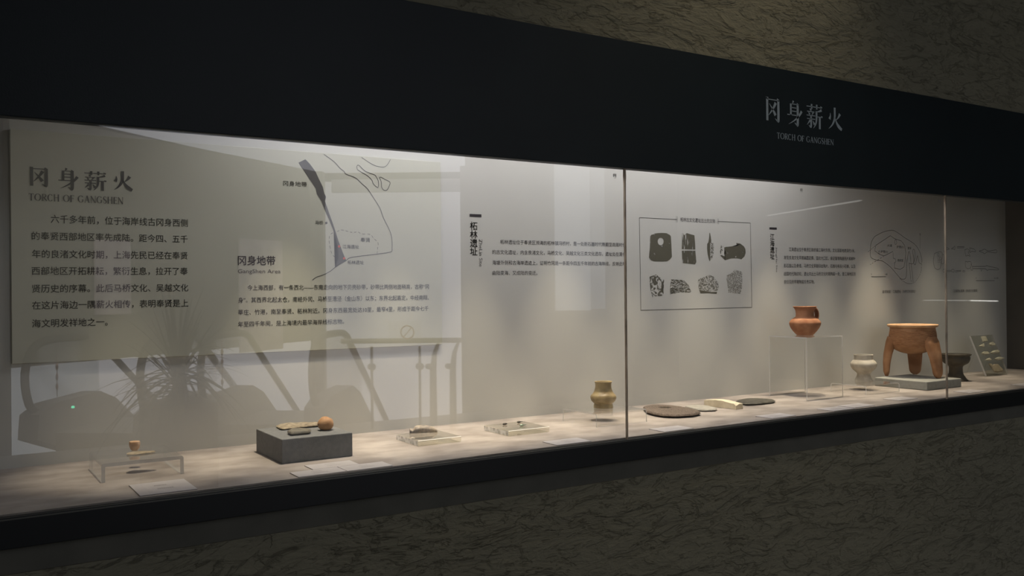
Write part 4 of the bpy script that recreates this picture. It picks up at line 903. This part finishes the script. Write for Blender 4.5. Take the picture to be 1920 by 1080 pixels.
AZ = math.radians(38); DV = Vector((math.sin(AZ), -math.cos(AZ), 0)); SV = Vector((math.cos(AZ), math.sin(AZ), 0))
def escalator(px_, dep, width, side, label):
    root = empty('escalator', (0, 0, 0)); tag(root, label, 'escalator', 'escalators going down')
    B0 = virt(px_, 550, dep); B0.z = 0; root.location = B0
    slope = math.tan(math.radians(33)); run = 4.6
    steps_mat = metal_h
    for wv in (0, width):
        O = B0+SV*wv*side
        pts = [(.42, .22), (.16, .24), (.02, .36), (-.04, .6), (.0, .8), (.12, .94), (.32, 1.0), (.7, 1.01), (1.15, 1.0), (1.35, .95)]; pts = smooth_prof(pts, 3)+[(1.35+run, .95-run*slope)]
        P = [O+DV*s+Vector((0, 0, z)) for s, z in pts]; V, F = tube_v(P, .042, 10); obj('handrail', V, F, rubber, root, True)
        prof = [(.0, 0), (.03, .24), (.3, .33), (1.2, .36), (1.55, .24), (1.55+run, .24-run*slope), (1.55+run, -.6-run*slope), (1.4, -.5), (.0, -.02)]
        V = [O+DV*s+SV*t+Vector((0, 0, z)) for t in (-.11, .11) for s, z in prof]; n = len(prof)
        obj('skirt', V, [tuple(range(n)), tuple(range(2*n-1, n-1, -1))]+[(k_, k_+n, (k_+1) % n+n, (k_+1) % n) for k_ in range(n)], metal_h, root)
        gp = [(.06, .3), (.02, .6), (.14, .9), (.4, .97), (1.15, .97), (1.36, .90), (1.36+run, .90-run*slope), (1.5+run, .2-run*slope), (1.5, .2), (1.2, .34)]
        n = len(gp); V = [O+DV*s+SV*t+Vector((0, 0, z)) for t in (-.006, .006) for s, z in gp]
        obj('glass_panel', V, [tuple(range(n)), tuple(range(2*n-1, n-1, -1))]+[(k_, k_+n, (k_+1) % n+n, (k_+1) % n) for k_ in range(n)], acrylic, root)
    for i in range(12):
        s0 = .3+i*.4; z0 = 0.01 if s0 < 1.2 else -(s0-1.2)*slope
        a = B0+DV*s0+SV*side*.12; b2 = B0+DV*(s0+.4)+SV*side*(width-.12)
        c1 = B0+DV*s0+SV*side*(width-.12); c2 = B0+DV*(s0+.4)+SV*side*.12
        V = [Vector((p.x, p.y, z0+h)) for h in (-.22, 0) for p in (a, c1, b2, c2)]
        obj('step', V, [(3, 2, 1, 0), (4, 5, 6, 7), (0, 1, 5, 4), (1, 2, 6, 5), (2, 3, 7, 6), (3, 0, 4, 7)], metal_h, root)
escalator(50, 9.4, 1.25, 1, 'escalator with dark looped handrails mirrored at the far left of the glass')
escalator(378, 9.9, 1.25, 1, 'escalator with dark looped handrails mirrored behind the grey block')
# glass railing with upright posts
rl = empty('glass_railing', virt(740, 805, 9.8)); tag(rl, 'metal post railing mirrored to the right of the escalators', 'railing')
for i, (px_, cv, r_) in enumerate(((697, 0, .016), (787, 0, .014), (812, 1, .038), (849, 1, .036))):
    B0 = virt(px_, 550, 9.8); B0.z = -.3; pts = [(0, 0), (0, 1.1), (0, 1.2)] if not cv else [(0, 0), (0, .95), (.02, 1.12), (.09, 1.28)]
    P = [B0+Vector((s, 0, z)) for s, z in pts]; V, F = tube_v(P, r_ if not cv else [r_*1.2, r_, r_*.7, r_*.35], 8); o = obj('post', V, F, metal_h, rl, True)
    q = B0+Vector((-.05 if cv else 0, 0, .98)); V, F = tube_v([q+Vector((0, -.03, 0)), q+Vector((0, .03, 0))], .038 if not cv else .032, 12); obj('clamp', V, F, metal_h, o)
a = virt(640, 550, 9.8); b_ = virt(866, 550, 9.8); V, F = tube_v([(a.x, a.y, .96), (b_.x, b_.y, .96)], .028, 8); obj('top_rail', V, F, metal_h, rl, True)
# prohibition sign
sg = virt(765, 623, 9.6); sgo = empty('prohibition_sign', sg); tag(sgo, 'small white sign with an orange circle and slash, mirrored above the railing', 'sign')
d_ = (virt(790, 623, 9.6)-virt(740, 623, 9.6)).normalized(); nb = Vector((-d_.y, d_.x, 0))
def sgp(u, v, o): return sg+d_*u+Vector((0, 0, v))+nb*o
if (sgp(0, 0, .1)-Vector((1, 2, 1.5))).length > (sgp(0, 0, -.1)-Vector((1, 2, 1.5))).length: nb = -nb
V = [sgp(u, v, o) for o in (0, -.01) for u, v in ((-.2, -.11), (.14, -.11), (.14, .12), (-.2, .12))]
obj('plate', V, [(0, 1, 2, 3), (7, 6, 5, 4), (0, 4, 5, 1), (1, 5, 6, 2), (2, 6, 7, 3), (3, 7, 4, 0)], acrylic, sgo)
n = 28; V = [sgp(r_*math.cos(2*PI*k_/n), r_*math.sin(2*PI*k_/n), .004) for r_ in (.062, .076) for k_ in range(n)]; F = [(k_, (k_+1) % n, n+(k_+1) % n, n+k_) for k_ in range(n)]
V += [sgp(-.05, -.056, .004), sgp(-.04, -.06, .004), sgp(.05, .05, .004), sgp(.042, .056, .004)]; F.append((2*n, 2*n+1, 2*n+2, 2*n+3)); obj('printed_symbol', V, F, mat('sign_orange', (.7, .25, .12), .5), sgo)
# spiky potted plant
pb = virt(333, 550, 7.0); pb.z = 0; pl_ = empty('potted_plant', pb); tag(pl_, 'spiky dark potted plant in a square planter mirrored at the left', 'plant')
box('planter', pb.x-.24, pb.x+.24, pb.y-.24, pb.y+.24, 0, .66, potm, pl_)
V, F = tube_v([pb+Vector((0, 0, .6)), pb+Vector((.02, 0, .85)), pb+Vector((0, .02, 1.0))], [.05, .045, .03], 8); stem = obj('stem', V, F, leafm, pl_, True)
for i in range(120):
    az = random.uniform(0, 2*PI); el = random.uniform(-.1, 1.45); Lf = random.uniform(.45, .78); h0 = random.uniform(.74, 1.0) if el > .3 else random.uniform(.70, .92); w_ = random.uniform(.014, .026); V = []; ns_ = 7
    for j in range(ns_+1):
        t = j/ns_; drop = (1.0-el*.5)*t*t*Lf*.75; hx = math.cos(el)*Lf*t; hz = math.sin(el)*Lf*t-drop*max(math.cos(el), .15); ww = w_*(1-t)**.7
        cx_, cy_ = math.cos(az), math.sin(az)
        for sgn, dz_ in ((-1, 0), (0, -ww*.4), (1, 0)): V.append((pb.x+cx_*hx-cy_*ww*sgn, pb.y+cy_*hx+cx_*ww*sgn, h0+hz+dz_))
    F = [(3*j+q, 3*j+q+1, 3*j+q+4, 3*j+q+3) for j in range(ns_) for q in (0, 1)]
    obj('leaf', V, F, leafm, pl_, True)
# posters and shop fronts on the dim wall
poster_m = mat('poster_print', (.55, .47, .47), .6, (.32, .25, .26), 6)
pn = poster_m.node_tree.nodes['Principled BSDF']; pn.inputs['Emission Color'].default_value = (.95, .85, .85, 1); pn.inputs['Emission Strength'].default_value = .2   # glow added to brighten the print
for (x0p, x1p, y0p, y1p, lb) in ((443, 522, 448, 660, 'tall pale pink poster mirrored beside the board heading'), (175, 240, 450, 590, 'tall pinkish poster mirrored across the left text')):
    t0 = (x0p-26)/(584-26); t1 = (x1p-26)/(584-26)
    def onl(x):
        dd = ray(x, 550); A2 = Vector((dA.x, 4-dA.y)); B2 = Vector((dB.x, 4-dB.y)); e2 = B2-A2; det = dd.x*(-e2.y)+e2.x*dd.y; t = (A2.x*(-e2.y)+e2.x*A2.y)/det; return CAM+dd*t, t
    Pa, ta = onl(x0p); Pb, tb = onl(x1p); z1 = CAM.z+ray(x0p, y0p).z*ta; z0 = max(CAM.z+ray(x0p, y1p).z*ta, .55)
    off = Vector((0, .22, 0)); A3 = Vector((Pa.x, 4-Pa.y, 0))+off; B3 = Vector((Pb.x, 4-Pb.y, 0))+off
    tag(slab_between('poster', A3, B3, z0, z1, -.03, poster_m), lb, 'poster')
# fluorescent tubes
def tube_light(P, Q, s, label):
    V, F = tube_v([P, Q], .005, 8); o = obj('fluorescent_tube', V, F, emit_mat('tube_glow', (1, .98, .92), s)); tag(o, label, 'light')
tube_light(virt(1442, 404, 7.5), virt(1618, 375.5, 5.0), 1.1, 'slanting ceiling light tube mirrored above the right text')
tube_light(virt(1735, 563, 8.6), virt(1817, 563.4, 8.0), .9, 'faint level light tube mirrored across the second glass joint')
tube_light(virt(1822, 563.6, 8.0), virt(1873, 564.5, 7.6), 3.5, 'bright level light tube mirrored right of the second glass joint')
# green floor-level exit light
P = virt(137, 763.5, 9.0); o = bevel_box('exit_light', P.x-.014, P.x+.014, P.y-.01, P.y+.01, P.z-.012, P.z+.012, emit_mat('green_glow', (.1, 1, .55), 6), None, .003, 1); tag(o, 'tiny green indicator light mirrored at the lower left', 'light')
# hanging red ornaments
orn = mat('red_ornament', (.45, .22, .18), .6)
for x_, y0_, n_o in ((107, 688, 3), (417, 660, 4)):
    P = virt(x_, y0_, 9.0); V, F = [], []; parts = [tube_v([P+Vector((0, 0, .12)), P-Vector((0, 0, .1*n_o))], .004, 6)]
    for q in range(n_o):
        c = P-Vector((0, 0, .1*q)); parts.append(lathe_v(c-Vector((0, 0, .035)), [(0, .003), (.015, .011), (.035, .015), (.055, .011), (.07, .003)], 10))
    V, F = join(*parts); tag(obj('hanging_ornament', V, F, orn, None, True), ('short' if n_o == 3 else 'long')+' string of dark red hanging beads mirrored '+('at the far left' if n_o == 3 else 'between the escalators'), 'ornament')
